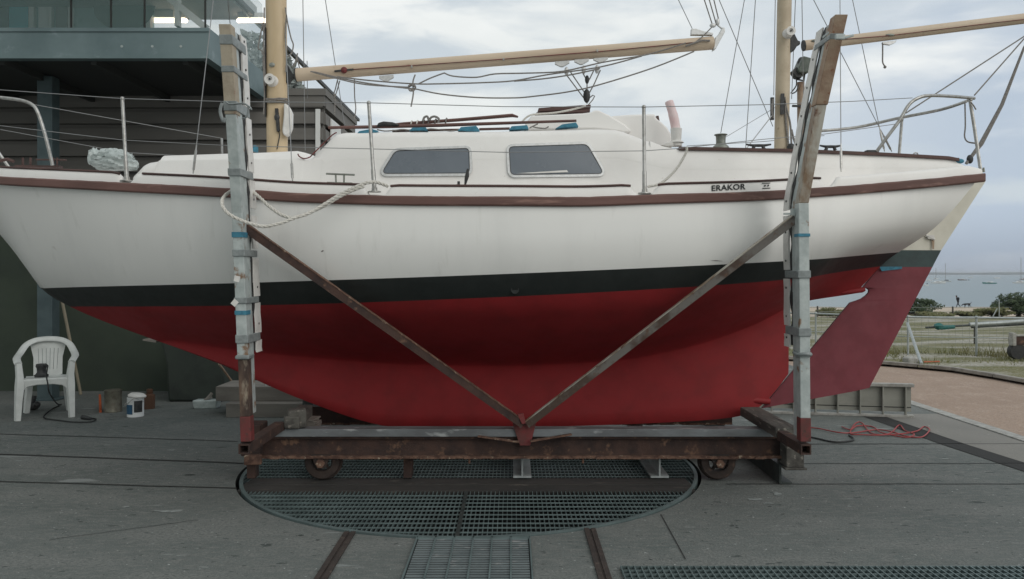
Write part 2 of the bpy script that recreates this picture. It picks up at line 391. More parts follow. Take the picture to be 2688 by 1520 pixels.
M['concrete'] = layers('worn_concrete', (.140, .153, .146), [
    (.45, .42, .60, (.102, .118, .112), (1, 1, 1)), (1.1, .48, .62, (.182, .188, .178), (1, 1.9, 1)), (.9, .56, .70, (.080, .102, .098), (1, 1.4, 1)),
    (3.7, .55, .70, (.098, .110, .105), (1, 2.2, 1)), (11, .46, .64, (.172, .178, .168), (1, 2.4, 1)), (26, .54, .66, (.105, .116, .110), (1, 3, 1)), (60, .45, .62, (.115, .125, .119), (1, 1, 1)), (150, .55, .66, (.20, .207, .198), (1, 1, 1)),
    (7, .66, .69, (.060, .070, .067), (1, 2.6, 1)), (21, .672, .69, (.046, .052, .050), (1, 1.4, 1)), (10, .69, .73, (.235, .25, .24), (.6, 2.2, 1)), (35, .685, .70, (.34, .355, .345), (1, 1, 1)), (2.0, .675, .70, (.23, .245, .238), (.6, 2.6, 1))],
    .88, (.45, 70))
M['gravel'] = layers('pink_sandy_gravel', (.36, .265, .205), [
    (.8, .42, .62, (.30, .215, .165), (1, 1, 1)), (3.2, .5, .66, (.41, .315, .25), (1.5, 1, 1)), (30, .45, .6, (.29, .215, .17), (1, 1, 1)),
    (90, .56, .68, (.46, .385, .33), (1, 1, 1)), (7, .72, .75, (.12, .095, .075), (1, 1.5, 1))], .95, (.6, 120))
M['pad2'] = layers('pale_apron_concrete', (.235, .225, .205), [
    (1.2, .42, .65, (.19, .185, .172), (1, 1, 1)), (45, .45, .62, (.205, .198, .183), (1, 1, 1)), (9, .68, .72, (.36, .35, .33), (2.5, 1, 1)), (6, .70, .74, (.11, .105, .095), (1, 1, 1))], .9, (.35, 90))
M['grass'] = layers('patchy_lawn', (.125, .125, .048), [
    (.35, .45, .6, (.20, .185, .10), (1, 1.8, 1)), (1.3, .52, .66, (.085, .10, .032), (1, 1.8, 1)), (6, .48, .6, (.165, .155, .075), (1, 1, 1)),
    (.42, .47, .58, (.37, .35, .31), (.8, 1.7, 1)), (22, .52, .62, (.12, .12, .052), (1, 1, 1)), (40, .60, .66, (.45, .43, .40), (1, 1, 1))], .95, (.7, 60))
M['beach'] = layers('dune_sand', (.48, .40, .32), [(.06, .46, .6, (.42, .35, .28), (1, 3, 1)), (.3, .55, .66, (.20, .19, .09), (1, 2, 1)), (1.4, .5, .7, (.52, .45, .37), (1, 2, 1))], .95)
wm = bpy.data.materials.new('bay_water'); wm.use_nodes = True; wb = wm.node_tree.nodes['Principled BSDF']
wb.inputs['Base Color'].default_value = (.075, .125, .13, 1); wb.inputs['Roughness'].default_value = .28; wb.inputs['Specular IOR Level'].default_value = .5
_n = wm.node_tree.nodes.new('ShaderNodeTexNoise'); _n.inputs['Scale'].default_value = .9; _n.inputs['Detail'].default_value = 4
_tc = wm.node_tree.nodes.new('ShaderNodeTexCoord'); _mp = wm.node_tree.nodes.new('ShaderNodeMapping'); _mp.inputs['Scale'].default_value = (.35, 1, 1)
wm.node_tree.links.new(_tc.outputs['Object'], _mp.inputs['Vector']); wm.node_tree.links.new(_mp.outputs['Vector'], _n.inputs['Vector'])
_b = wm.node_tree.nodes.new('ShaderNodeBump'); _b.inputs['Strength'].default_value = .5; _b.inputs['Distance'].default_value = .12
wm.node_tree.links.new(_n.outputs['Fac'], _b.inputs['Height']); wm.node_tree.links.new(_b.outputs['Normal'], wb.inputs['Normal'])
M['water'] = wm
M['hill'] = mat('far_shore', (.16, .185, .19), .95, c2=(.13, .155, .16), sc=.004, stretch=(1, 1, 4))

# ------------------------------------------------------------------ ground
TC, TR = Vector((-.315, 6.245, 0)), 1.722                      # turntable centre and radius
XE = 4.56                                                   # right edge of the concrete yard
g = MB(); n = 128; X0c, X1c, Y0c, Y1c = -16.0, XE, -6.0, 17.0
inner = []; outer = []
for i in range(n):
    th = 2 * math.pi * i / n; c, s = math.cos(th), math.sin(th)
    inner.append((TC.x + (TR + .03) * c, TC.y + (TR + .03) * s, 0))
    k = min((X1c - TC.x) / c if c > 1e-9 else (X0c - TC.x) / c if c < -1e-9 else 1e9, (Y1c - TC.y) / s if s > 1e-9 else (Y0c - TC.y) / s if s < -1e-9 else 1e9)
    outer.append((TC.x + k * c, TC.y + k * s, 0))
g.add(inner + outer, [(i, (i + 1) % n, n + (i + 1) % n, n + i) for i in range(n)])
crn = [(X0c, Y0c), (X1c, Y0c), (X1c, Y1c), (X0c, Y1c)]
for (cx, cy) in crn:                                        # square off the corners between neighbouring spokes
    j = max(range(n), key=lambda i: -((outer[i][0] - cx) ** 2 + (outer[i][1] - cy) ** 2))
    for a, b_ in ((j, (j + 1) % n), ((j - 1) % n, j)):
        pa, pb = outer[a], outer[b_]
        if abs(pa[0] - pb[0]) > 1e-6 and abs(pa[1] - pb[1]) > 1e-6: g.add([pa, pb, (cx, cy, 0)], [(0, 1, 2)])
pit = [(p[0], p[1], -.30) for p in inner]
g.add(inner + pit, [(i, n + i, n + (i + 1) % n, (i + 1) % n) for i in range(n)], 1)
g.add(pit, [tuple(range(n))], 1)
tag(g.build('concrete_yard', [M['concrete'], M['pit']]), kind='structure')

# joints: narrow dark sealant strips let into the slab
def strip(mb, pts, wd, z=.004):
    pts = [Vector((p[0], p[1], z)) for p in pts]
    vs = []
    for i, p in enumerate(pts):
        t = (pts[min(i + 1, len(pts) - 1)] - pts[max(i - 1, 0)]).normalized(); a = Vector((-t.y, t.x, 0)) * wd / 2
        vs += [p + a, p - a]
    mb.add(vs, [(2 * i, 2 * i + 1, 2 * i + 3, 2 * i + 2) for i in range(len(pts) - 1)])
def wob(p0, p1, k=24, amp=.006):
    p0, p1 = Vector(p0), Vector(p1)
    return [p0.lerp(p1, i / k) + Vector((0, random.uniform(-amp, amp), 0)) for i in range(k + 1)]
j = MB()
for a, b_, wd in (((0, 1140), (626, 1159), .016), ((0, 1193), (640, 1217), .03), ((0, 1265), (621, 1283), .02)):
    A, B = UG(*a), UG(*b_); A = A + (A - B) * 1.2
    strip(j, wob(A, B), wd)
for y, wd, x0 in ((7.0, .017, 2.0), (6.28, .012, 2.0), (5.67, .012, 1.52), (11.2, .012, 1.6)):
    strip(j, wob((x0, y, 0), (XE, y, 0)), wd)
strip(j, wob(UG(1735, 1352), UG(1800, 1470)), .006)
strip(j, wob(UG(130, 1418), UG(520, 1366)), .005)
tag(j.build('concrete_joints', M['joint'], merge=False), kind='structure')
d = MB(); strip(d, [(3.78, 8.5), (3.87, 7.0), (3.98, 6.0), (4.1, 4.6)], .21)
tag(d.build('drain_channel', M['joint'], merge=False), kind='structure')

kerb_pts = [(2.0, 15.4), (4.5, 14.1), (5.4, 13.65), (6.1, 13.2), (6.5, 12.72), (6.82, 12.3), (6.98, 11.5), (7.06, 10.8), (7.25, 8), (7.5, 2), (7.6, -6)]
kerb = smooth_path([(x, y, .02) for x, y in kerb_pts], 5)
g = MB(); g.add([(XE, -6, -.03), (40, -6, -.03), (40, 17, -.03), (XE, 17, -.03)], [(0, 1, 2, 3)])
tag(g.build('gravel_path', M['gravel']), kind='structure')
g = MB(); e = [(3.90, 8.5), (3.98, 7.0), (4.09, 6.0), (4.22, 4.6)]
g.add([(x, y, .0035) for x, y in e] + [(XE - .02, 4.6, .0035), (XE - .02, 8.5, .0035)], [(0, 1, 2, 3, 4, 5)])
tag(g.build('pale_apron', M['pad2']), kind='structure')
k = MB(); k.bx(XE - .005, XE + .13, 6.5, 12, -.08, .012)
tag(k.build('concrete_edging', M['formedge'], bevel=.006), kind='structure')

def ter(x, y):
    z = 0 if y < 16 else -3.4 * (y - 16) / 99
    if y > 115: z = -3.4 - (y - 115) * .045
    return z + .03 + (.05 * math.sin(x * .9) * math.sin(y * .6) if 18 < y < 60 else 0)
g = MB(); poly = [(p.x, p.y, .03) for p in kerb] + [(40, -6, .03), (40, 16, .03), (2.0, 16, .03)]
g.add(poly, [tuple(range(len(poly)))])
ys = [16 + .7 * i for i in range(44)]
xs = [-16 + 1.0 * i for i in range(80)]
vs = [(x, y, ter(x, y)) for y in ys for x in xs]; nx = len(xs)
g.add(vs, [(r * nx + c, r * nx + c + 1, (r + 1) * nx + c + 1, (r + 1) * nx + c) for r in range(len(ys) - 1) for c in range(nx - 1)])
tag(g.build('grass_field', M['grass']), kind='structure')
g = MB(); ys = [44.5, 48, 52, 58, 66, 75, 85, 95, 105, 115, 120, 126, 140]; xs = [-160 + 12 * i for i in range(32)]; nx = len(xs)
vs = [(x, y, ter(x, y) + .12 * math.sin(x * .21 + y * .1) - .02) for y in ys for x in xs]
g.add(vs, [(r * nx + c, r * nx + c + 1, (r + 1) * nx + c + 1, (r + 1) * nx + c) for r in range(len(ys) - 1) for c in range(nx - 1)])
for (a, b_) in ((-160, -16), (63, 212)):
    g.add([(a, 16, -.1), (b_, 16, -.1), (b_, 46, -1.05), (a, 46, -1.05)], [(0, 1, 2, 3)])
tag(g.build('sandy_beach', M['beach'], smooth=60), kind='structure')
g = MB(); g.add([(-9000, 100, -3.75), (9000, 100, -3.75), (9000, 12000, -3.75), (-9000, 12000, -3.75)], [(0, 1, 2, 3)])
tag(g.build('bay_water', M['water']), kind='structure')
g = MB(); top = []; bot = []
for i in range(121):
    x = -6000 + i * 100; h = 6.5 + 2.2 * math.sin(i * .31) + 1.6 * math.sin(i * .83 + 1) + random.uniform(-.6, .6)
    top.append((x, 3200, max(h, -.5))); bot.append((x, 3200, -4.2))
m_ = len(top); tb = [(x, 3600, z) for x, _, z in top]
g.add(top + bot + tb, [(i, i + 1, m_ + i + 1, m_ + i) for i in range(m_ - 1)] + [(i, i + 1, 2 * m_ + i + 1, 2 * m_ + i) for i in range(m_ - 1)])
tag(g.build('far_hills', M['hill']), kind='structure')
k = MB(); kp = [p + Vector((0, 0, .01)) for p in kerb]
for i in range(0, len(kp) - 5, 5): k.beam(kp[i], kp[i + 5] - (kp[i + 5] - kp[i]).normalized() * .012, .09, .055)
tag(k.build('timber_edging', M['kerb'], bevel=.008), kind='structure')

# ------------------------------------------------------------------ turntable
t = thing('turntable', (TC.x, TC.y, 0), 'round steel grating turntable set flush in the concrete under the cradle', 'turntable')
gr = MB(); step, pitch = .0285, .085
i = -int(TR / step)
while i * step < TR:
    u = i * step
    if abs(u) < TR - .03:
        hl = math.sqrt((TR - .02) ** 2 - u * u)
        gr.bx(TC.x + u - .0022, TC.x + u + .0022, TC.y - hl, TC.y + hl, -.030, -.004)
    i += 1
i = -int(TR / pitch)
while i * pitch < TR:
    u = i * pitch
    if abs(u) < TR - .03 and not (-.78 < u < -.40 or .46 < u < .80):
        hl = math.sqrt((TR - .02) ** 2 - u * u); gr.bx(TC.x - hl, TC.x + hl, TC.y + u - .0032, TC.y + u + .0032, -.010, -.002)
    i += 1
gr.build('grating', M['grate'], t, merge=False)
rm = MB(); vs = []; fs = []; n = 128
for (r_, z) in ((TR - .022, -.06), (TR - .022, .003), (TR + .004, .003), (TR + .004, -.06)):
    for q in range(n): vs.append((TC.x + r_ * math.cos(2 * math.pi * q / n), TC.y + r_ * math.sin(2 * math.pi * q / n), z))
for a in range(3):
    for q in range(n): fs.append((a * n + q, a * n + (q + 1) % n, (a + 1) * n + (q + 1) % n, (a + 1) * n + q))
rm.add(vs, fs); rm.build('rim', M['grate'], t, smooth=40)
for y0, y1 in ((5.50, 5.83), (6.74, 7.04)):
    hw = math.sqrt(TR ** 2 - (TC.y - (y0 + y1) / 2) ** 2) - .04
    r_ = MB(); r_.bx(TC.x - hw, TC.x + hw, y0, y1, -.05, .002); r_.bx(TC.x - hw, TC.x + hw, y0 + .13, y0 + .19, .002, .010)
    r_.build('rail_plate', M['plate'], t)
s_ = MB(); s_.bx(TC.x - .012, TC.x + .012, TC.y - TR + .03, 5.49, -.036, .0005); s_.build('centre_bar', M['darkrail'], t)

# rails and gratings in front
def railthing(xc, y0, y1, label):
    o = MB(); o.bx(xc - .033, xc - .006, y0, y1, .004, .012); o.bx(xc + .006, xc + .033, y0, y1, .004, .012); o.bx(xc - .006, xc + .006, y0, y1, .003, .006)
    return tag(o.build('track_rail', M['rail']), label, 'rail', 'rails leading to the turntable')
railthing(-.935, -1.0, 4.60, 'rusty brown rail let into the concrete left of the flat drain cover')
railthing(.455, -1.0, 4.66, 'rusty brown rail let into the concrete right of the flat drain cover')
for i_, (xa, xb, ya, yb) in enumerate(((-.535, .10, 1.2, 4.50),)):
    t = thing('drain_cover', ((xa + xb) / 2, (ya + yb) / 2, 0), 'worn rectangular steel drain cover in the concrete between the rails', 'grating')
    f = MB(); f.bx(xa, xb, ya, yb, .003, .005); f.build('backing', M['pit'], t)
    f = MB()
    y = ya
    while y < yb: f.bx(xa + .01, xb - .01, y, y + .019, .0055, .0085); y += .034
    f.build('slats', M['grate2'], t, merge=False)
    f = MB(); nb = 6
    for q in range(nb + 1):
        x = xa + (xb - xa) * q / nb; f.bx(x - .004, x + .004, ya, yb, .005, .0165)
    f.bx(xa, xb, ya, ya + .02, .005, .0165); f.bx(xa, xb, yb - .02, yb, .005, .0165)
    f.build('frame', M['grate'], t, merge=False)
p = UG(1628, 1495)
t = thing('trench_grate', (2.4, p.y - .15, 0), 'open square-mesh trench grate running across the lower right corner', 'grating')
f = MB(); f.bx(p.x, 5.2, p.y - .42, p.y, .003, .005); f.build('backing', M['pit'], t)
f = MB(); x = p.x
while x < 4.5: f.bx(x, x + .006, p.y - .42, p.y, .005, .020); x += .034
for q in range(9): f.bx(p.x, 4.5, p.y - .42 + q * .052, p.y - .414 + q * .052, .005, .018)
f.build('mesh', M['grate'], t, merge=False)

# sea air between the yard and the far shore
hz = MB(); hz.bx(-9600, 9600, -60, 12600, -5.2, 14.0)
hm = bpy.data.materials.new('sea_air'); hm.use_nodes = True; hn = hm.node_tree.nodes; hn.remove(hn['Principled BSDF'])
pv = hn.new('ShaderNodeVolumePrincipled'); pv.inputs['Color'].default_value = (.90, .94, 1, 1); pv.inputs['Density'].default_value = .0002; pv.inputs['Anisotropy'].default_value = .2
hm.node_tree.links.new(pv.outputs['Volume'], hn['Material Output'].inputs['Volume'])
tag(hz.build('haze', hm), kind='stuff')

# dried paint smears and dark drips on the slab
rs_ = random.Random(21); pm = MB(); dk = MB()
def smear(mb, px, py, wx, wy, z):
    c = UG(px, py); n_ = 14; pts = []
    for i in range(n_):
        th = 2 * math.pi * i / n_; q = rs_.uniform(.45, 1.1); pts.append((c.x + math.cos(th) * wx * q, c.y + math.sin(th) * wy * q, z))
    mb.add(pts + [(c.x, c.y, z)], [(i, (i + 1) % n_, n_) for i in range(n_)])
for px, py, wx, wy in ((450, 1182, .05, .03), (600, 1234, .022, .02), (350, 1160, .03, .014), (330, 1331, .022, .02), (447, 1342, .11, .035), (462, 1381, .012, .01), (1985, 1312, .06, .03), (2015, 1322, .05, .022), (2040, 1297, .035, .05), (2480, 1205, .05, .02), (2410, 1198, .03, .015), (400, 1400, .012, .012), (610, 1440, .006, .006), (2230, 1330, .02, .012), (2150, 1260, .015, .012)):
    smear(pm, px, py, wx, wy, .0025)
for px, py, wx, wy in ((212, 1370, .018, .010), (500, 1247, .05, .022), (340, 1285, .03, .018), (790, 1406, .02, .012), (835, 1418, .016, .01), (2100, 1180, .02, .008), (2140, 1355, .02, .006), (2020, 1330, .014, .01), (1880, 1350, .01, .01), (1935, 1385, .018, .006), (2330, 1270, .025, .01)):
    smear(dk, px, py, wx, wy, .0025)
tag(pm.build('paint_smears', layers('pale_paint_smear', (.27, .29, .28), [(30, .4, .6, (.18, .195, .19), (1, 1, 1))])), kind='structure')
tag(dk.build('oil_drips', layers('dark_drip', (.045, .055, .052), [(30, .4, .6, (.07, .08, .077), (1, 1, 1))])), kind='structure')
# ================================================================== the yacht
D0 = 6.3  # hull tables below are scaled about the camera from an earlier, deeper estimate
hb = herm([-4.62, -4.15, -3.6, -2.7, -1.8, -.9, 0, .9, 1.8, 2.7, 3.5], [.02, .30, .56, .855, 1.03, 1.115, 1.14, 1.10, .97, .79, .60])
def G(px, py, off=0.0):
    """point on the near deck edge (moved inboard by off)"""
    d = 5.5
    for _ in range(12): X = (px - CX) * d / FPX; d = D0 - max(hb(X), .02) + off
    return U(px, py, d)
_s = [G(x, y) for x, y in ((0, 474), (160, 483), (330, 492), (600, 506.5), (800, 520), (1100, 527.5), (1300, 528.5), (1500, 530), (1700, 524), (1985, 515), (2140, 505.5), (2400, 484.5), (2590, 465.5))]
sheer = herm([-4.62] + [p.x for p in _s], [_s[0].z + .13] + [p.z for p in _s])
def prof(lst): return [U(x, y, D0) for x, y in lst]
_p = prof([(0, 612), (41, 661), (77, 710), (115, 760), (188, 804), (418, 893), (585, 955), (793, 1044), (981, 1107), (1023, 1115), (1344, 1116), (1827, 1101), (1931, 1091), (1968, 1080)])
LX = lambda z: 2.0224 + .8346 * (z - .517)                    # rudder / transom rake line
XK = (2068 - CX) * D0 / FPX                                   # after edge of the keel
zp = herm([-4.62, -4.32] + [p.x for p in _p] + [2.0224, XK], [2.36, 2.11] + [p.z for p in _p] + [.517, .517 + (XK - 2.0224) / .8346])
_zb = lin([-4.7, -3.3, -2.9, -2.4, -1.8, -.9, 0, .9, 1.5, 2.0, XK, 2.37, 2.72, 3.0], [0, 0, 1.02, .93, .86, .79, .775, .82, .95, 1.13, 1.262, 1.295, 1.34, 1.40])
_xs = [-4.7 + .05 * i for i in range(160)]
_zz = [_zb(x) for x in _xs]
for _ in range(12): _zz = [_zz[0]] + [(_zz[i - 1] + _zz[i] * 2 + _zz[i + 1]) / 4 for i in range(1, 159)] + [_zz[-1]]
_zbs = lin(_xs, _zz)
def zb(x): return max(_zbs(x), zp(min(x, XK)) if x <= XK else 0)
w1 = herm([-4.7, -3.71, -1.80, -.1, 1.94, 2.99], [1.33, 1.383, 1.437, 1.495, 1.589, 1.662])
w2 = herm([-4.7, -3.48, -1.86, -.1, 2.0, 2.89], [1.20, 1.24, 1.277, 1.343, 1.465, 1.556])
tk = lin([-4.62, -3.7, -3.1, -2.2, -1, .3, 1.2, 1.9, XK], [.012, .02, .04, .075, .10, .105, .095, .06, .022])
FR = [0, .1, .2, .3, .4, .5, .6, .7, .8, .88, .94, 1]
T_bow = herm(FR, [1, .905, .815, .73, .645, .56, .47, .38, .28, .185, .10, 0])
T_mid = herm(FR, [1, 1.012, 1.015, 1.0, .965, .91, .83, .70, .50, .28, .12, 0])
T_aft = herm(FR, [1, 1.02, 1.03, 1.03, 1.0, .93, .82, .66, .45, .27, .13, 0])
T_tra = herm(FR, [1, 1.02, 1.03, 1.02, .96, .78, .42, .15, .07, .04, .02, 0])
wb_ = lin([-4.6, -3.9, -2.2, -1.2], [1, .9, .25, 0])
wa_ = lin([.6, XK], [0, 1])
def yhalf(x, f, u=0):
    if u > 0: return T_aft(f) * (1 - u) + T_tra(f) * u
    a, b = wb_(x), wa_(x)
    return T_bow(f) * a + (T_aft(f) * b + T_mid(f) * (1 - b)) * (1 - a)
stations = [(-4.62 + .06 * i, 0) for i in range(int((XK + 4.62) / .06))] + [(XK, 0)] + [(None, .05 + .095 * i) for i in range(11)]
stations = [s if s[0] is not None else (None, min(s[1], 1)) for s in stations]
N1, N2, N3, NK = 9, 3, 16, 9
rows_all = []
for (xs_, u) in stations:
    row = []
    if u == 0:
        x = xs_; zs = sheer(x); b = zb(x); h = max(hb(x), .015)
        xa = lambda z: x
        a1, a2 = w1(x), w2(x)
    else:
        xa = lambda z: XK + (LX(z) - XK) * u
        zs = 2.1
        for _ in range(6): zs = sheer(xa(zs))
        b = 1.34
        for _ in range(6): b = zb(xa(b))
        a1 = 1.62
        for _ in range(6): a1 = w1(xa(a1))
        a2 = 1.5
        for _ in range(6): a2 = w2(xa(a2))
        h = hb(xa(zs)); x = XK
    t0 = tk(x) if u == 0 else .022
    zl = [zs + (a1 - zs) * i / N1 for i in range(N1)] + [a1 + (a2 - a1) * i / N2 for i in range(N2)] + [a2 + (b - a2) * (1 - (1 - i / N3) ** 1.5) for i in range(N3 + 1)]
    zl = [max(z, b) for z in zl]
    for z in zl:
        f = (zs - z) / (zs - b) if zs - b > 1e-6 else 1
        y = t0 + (h - t0) * yhalf(x, min(max(f, 0), 1), u)
        row.append(Vector((xa(z) - .085 * u * min(y / h, 1), max(y, .004), z)))
    if u == 0:
        zk = min(zp(x), b)
        for i in range(1, NK + 1):
            g_ = i / NK; z = b + (zk - b) * g_
            row.append(Vector((x, t0 * (1 - .12 * g_) * (1 if g_ < .97 else .75), z)))
    rows_all.append(row)
n1 = N1 + N2 + N3 + 1; n2 = n1 + NK
# fair the hollow where hull meets fin
for _ in range(14):
    for row in rows_all:
        if len(row) < n2: continue
        lo_, hi_ = N1 + N2 + 3, n2 - 3
        new = [row[i].y for i in range(len(row))]
        for i in range(lo_, hi_):
            za, zc, zz = row[i - 1].z, row[i + 1].z, row[i].z
            if za - zc > 1e-6:
                q = (za - zz) / (za - zc); new[i] = .45 * row[i].y + .55 * (row[i - 1].y * (1 - q) + row[i + 1].y * q)
        for i in range(lo_, hi_): row[i].y = new[i]
yacht = thing('yacht', (0, D0, .17), 'white two-masted yacht with red keel and brown rubbing strake propped in the steel cradle', 'yacht')
m = MB()
for sd in (-1, 1):
    idx = []
    for row in rows_all:
        b0 = len(m.v); m.v += [Vector((p.x, D0 + sd * p.y, p.z)) for p in row]; idx.append(list(range(b0, b0 + len(row))))
    for i in range(len(idx) - 1):
        A, B = idx[i], idx[i + 1]; k = min(len(A), len(B))
        for r in range(k - 1):
            mi = 0 if r < N1 else 1 if r < N1 + N2 else 2
            x_ = m.v[A[r]].x
            if x_ < -3.0:
                zc = (m.v[A[r]].z + m.v[A[r + 1]].z + m.v[B[r]].z + m.v[B[r + 1]].z) / 4
                mi = 0 if zc > w1(x_) else 1 if zc > w2(x_) else 2
            m.f.append([A[r], A[r + 1], B[r + 1], B[r]]); m.m.append(mi)
    if sd == -1: near = idx
    else: far = idx
for i in range(len(near) - 1):                                   # bottom strip, stem, keel edge, transom
    A, B, C, Dd = near[i], near[i + 1], far[i], far[i + 1]
    if len(A) == len(B): m.f.append([A[-1], C[-1], Dd[-1], B[-1]]); m.m.append(2)
for r in range(len(near[0]) - 1): m.f.append([near[0][r], near[0][r + 1], far[0][r + 1], far[0][r]]); m.m.append(0)
kl = [i for i in range(len(near)) if len(near[i]) == n2][-1]
for r in range(n1 - 1, n2 - 1): m.f.append([near[kl][r], near[kl][r + 1], far[kl][r + 1], far[kl][r]]); m.m.append(2)
for r in range(n1 - 1):
    mi = 0 if r < N1 else 1 if r < N1 + N2 else 2
    m.f.append([near[-1][r], near[-1][r + 1], far[-1][r + 1], far[-1][r]]); m.m.append(mi)
hull = m.build('hull', [M['gel'], M['boot'], M['red']], yacht, smooth=42)

# rudder
def rudx(z): return LX(z) + .02
tr1, tr2, tr3 = U(2281, 1018, D0), U(2469, 658, D0), U(2590, 470, D0)
def trail(z): return lin([tr1.z, tr2.z, tr3.z], [tr1.x, tr2.x, tr3.x])(z)
zl = [.435, .60, .8, 1.0, 1.15, 1.27, 1.285, 1.30, 1.325, 1.35, 1.37, 1.382, 1.388, 1.45, U(0, 701, D0).z, 1.62, U(0, 657, D0).z, 1.8, 1.95, 2.1, 2.235]
r_ = MB(); vs = []; fs = []
for z in zl:
    xl = rudx(z) + lin([1.272, 1.285, 1.30, 1.325, 1.35, 1.37, 1.382, 1.387], [0, .035, .062, .078, .080, .066, .04, 0])(z); zt_ = max(z, tr1.z) if z > .5 else tr1.z
    xt = trail(zt_)
    for s in (-1, 1):
        vs += [(xl, D0 + s * .012, z), (xl + .06, D0 + s * .028, z + (zt_ - z) * .1), (xt - .12, D0 + s * .018, z + (zt_ - z) * .85), (xt, D0 + s * .006, zt_)]
K = len(zl)
for i in range(K - 1):
    mi = 2 if zl[i] < U(0, 701, D0).z - .001 else 1 if zl[i] < U(0, 657, D0).z - .001 else 0
    o = i * 8
    q = [(o + k, o + k + 1, o + 9 + k, o + 8 + k) for k in range(3)] + [(o + 4 + k, o + 12 + k, o + 13 + k, o + 5 + k) for k in range(3)] + [(o + 3, o + 7, o + 15, o + 11), (o, o + 8, o + 12, o + 4)]
    r_.add([], []); 
    for f in q: r_.f.append(list(f)); r_.m.append(mi)
r_.v = [Vector(v) for v in vs]
for e in (0, (K - 1) * 8): r_.f.append([e, e + 1, e + 2, e + 3, e + 7, e + 6, e + 5, e + 4]); r_.m.append(2 if e == 0 else 0)
rud = r_.build('rudder', [M['rudwhite'], M['boot2'], M['rudred']], yacht, smooth=35)
h_ = MB(); h_.tube([U(2208, 769, D0 - .03), U(2225, 766, D0 - .03), U(2262, 761, D0 - .03), U(2270, 760, D0 - .03)], [.010, .021, .022, .014], 10); h_.build('pintle', M['red'], rud, smooth=50)
h_ = MB(); h_.tube([U(1955, 1051, D0 - .03), U(1985, 1050, D0 - .03), U(2020, 1054, D0 - .03)], [.018, .03, .026], 8); h_.build('heel_fitting', M['red'], rud, smooth=50)
b_ = MB(); yy = D0 - .032
b_.prism([U(x, y, yy) for x, y in ((2308, 700), (2315, 712), (2330, 710), (2368, 706), (2368, 700))], [U(x, y, yy + .004) for x, y in ((2308, 700), (2315, 712), (2330, 710), (2368, 706), (2368, 700))])
b_.build('masking_tape', M['blue'], rud)
f_ = MB(); f_.box(U(2442, 622, D0 - .03), (.05, .03, .03)); f_.tube([U(2430, 618, D0 - .035), U(2452, 628, D0 - .035)], .012)
f_.build('rudder_fitting', M['pale'], rud)
f_ = MB(); f_.prism([U(x, y, D0 - .031) for x, y in ((2446, 630), (2453, 630), (2452, 654), (2448, 654))], [U(x, y, D0 - .028) for x, y in ((2446, 630), (2453, 630), (2452, 654), (2448, 654))])
f_.build('rust_streak', M['rusttan'], rud)

# rubbing strake, both sides
XS = [-4.6 + .05 * i for i in range(int((3.38 + 4.6) / .05) + 1)]
for sd in (-1, 1):
    s_ = MB(); vs = []; fs = []
    for x in XS:
        h = max(hb(x), .02); z = sheer(x); w = random.uniform(-.0015, .0015)
        for o, dz in ((.005, .031 + w), (.026, .030 + w), (.032, .02), (.032, -.022), (.026, -.030), (.005, -.032)):
            vs.append((x, D0 + sd * (h + o), z + dz))
    K = len(XS)
    for i in range(K - 1):
        for q in range(6): fs.append((i * 6 + q, i * 6 + (q + 1) % 6, i * 6 + 6 + (q + 1) % 6, i * 6 + 6 + q))
    fs += [tuple(range(6)), tuple(K * 6 - 6 + q for q in range(6))]
    s_.add(vs, fs).build('rubbing_strake', M['teak'], yacht, smooth=25)

# deck moulding with its low bulwark (dips where the stanchions stand)
gaps = [(318, 348), (962, 1016), (1664, 1720), (2163, 2192)]
gx = [(G(a, 480).x, G(b, 480).x) for a, b in gaps]
def bul(x):
    h = .098
    for a, b in gx:
        if a - .03 < x < b + .03:
            q = min(1, max(0, min((x - a + .03), (b + .03 - x)) / .05)); q = q * q * (3 - 2 * q); h = h - (.098 - .038) * q
    if x > 3.24: h = max(.045, h - (x - 3.24) * .30)
    return h
XD = [-4.58 + .025 * i for i in range(int((3.365 + 4.58) / .025) + 1)]
m = MB(); vs = []
for x in XD:
    h = max(hb(x), .02); z = sheer(x); e = bul(x)
    k = min(1, h / .25)
    pr = [(.0, .02), (.004, e * .75), (.012, e - .006), (.024 * k, e), (.05 * k, e - .002), (.062 * k, e - .02), (.07 * k, .015), (h * .5, .03), (h, .045)]
    for sd, seq in ((-1, pr), (1, pr[::-1])):
        for (o, dz) in (seq if sd == -1 else seq[1:]): vs.append((x, D0 + sd * max(h - o, 0), z + dz))
npf = 17
m.add(vs, [(i * npf + q, i * npf + q + 1, (i + 1) * npf + q + 1, (i + 1) * npf + q) for i in range(len(XD) - 1) for q in range(npf - 1)])
m.f.append([(len(XD) - 1) * npf + q for q in range(npf)]); m.m.append(0)
m.build('deck', M['deck'], yacht, smooth=50)
for a, b in ((0, 312), (372, 948), (1024, 1656), (1728, 2156)):
    xa, xb = G(a, 470).x, G(b, 470).x
    if a == 0: xa = -4.4
    s_ = MB(); pts = []; k = max(6, int((xb - xa) / .06))
    for i in range(k + 1):
        x = xa + (xb - xa) * i / k; pts.append((x, D0 - hb(x) + .012, sheer(x) + bul(x) + .004))
    s_.tube(pts, .0085, 6); s_.build('toe_rail', M['teakdark'], yacht, smooth=50)

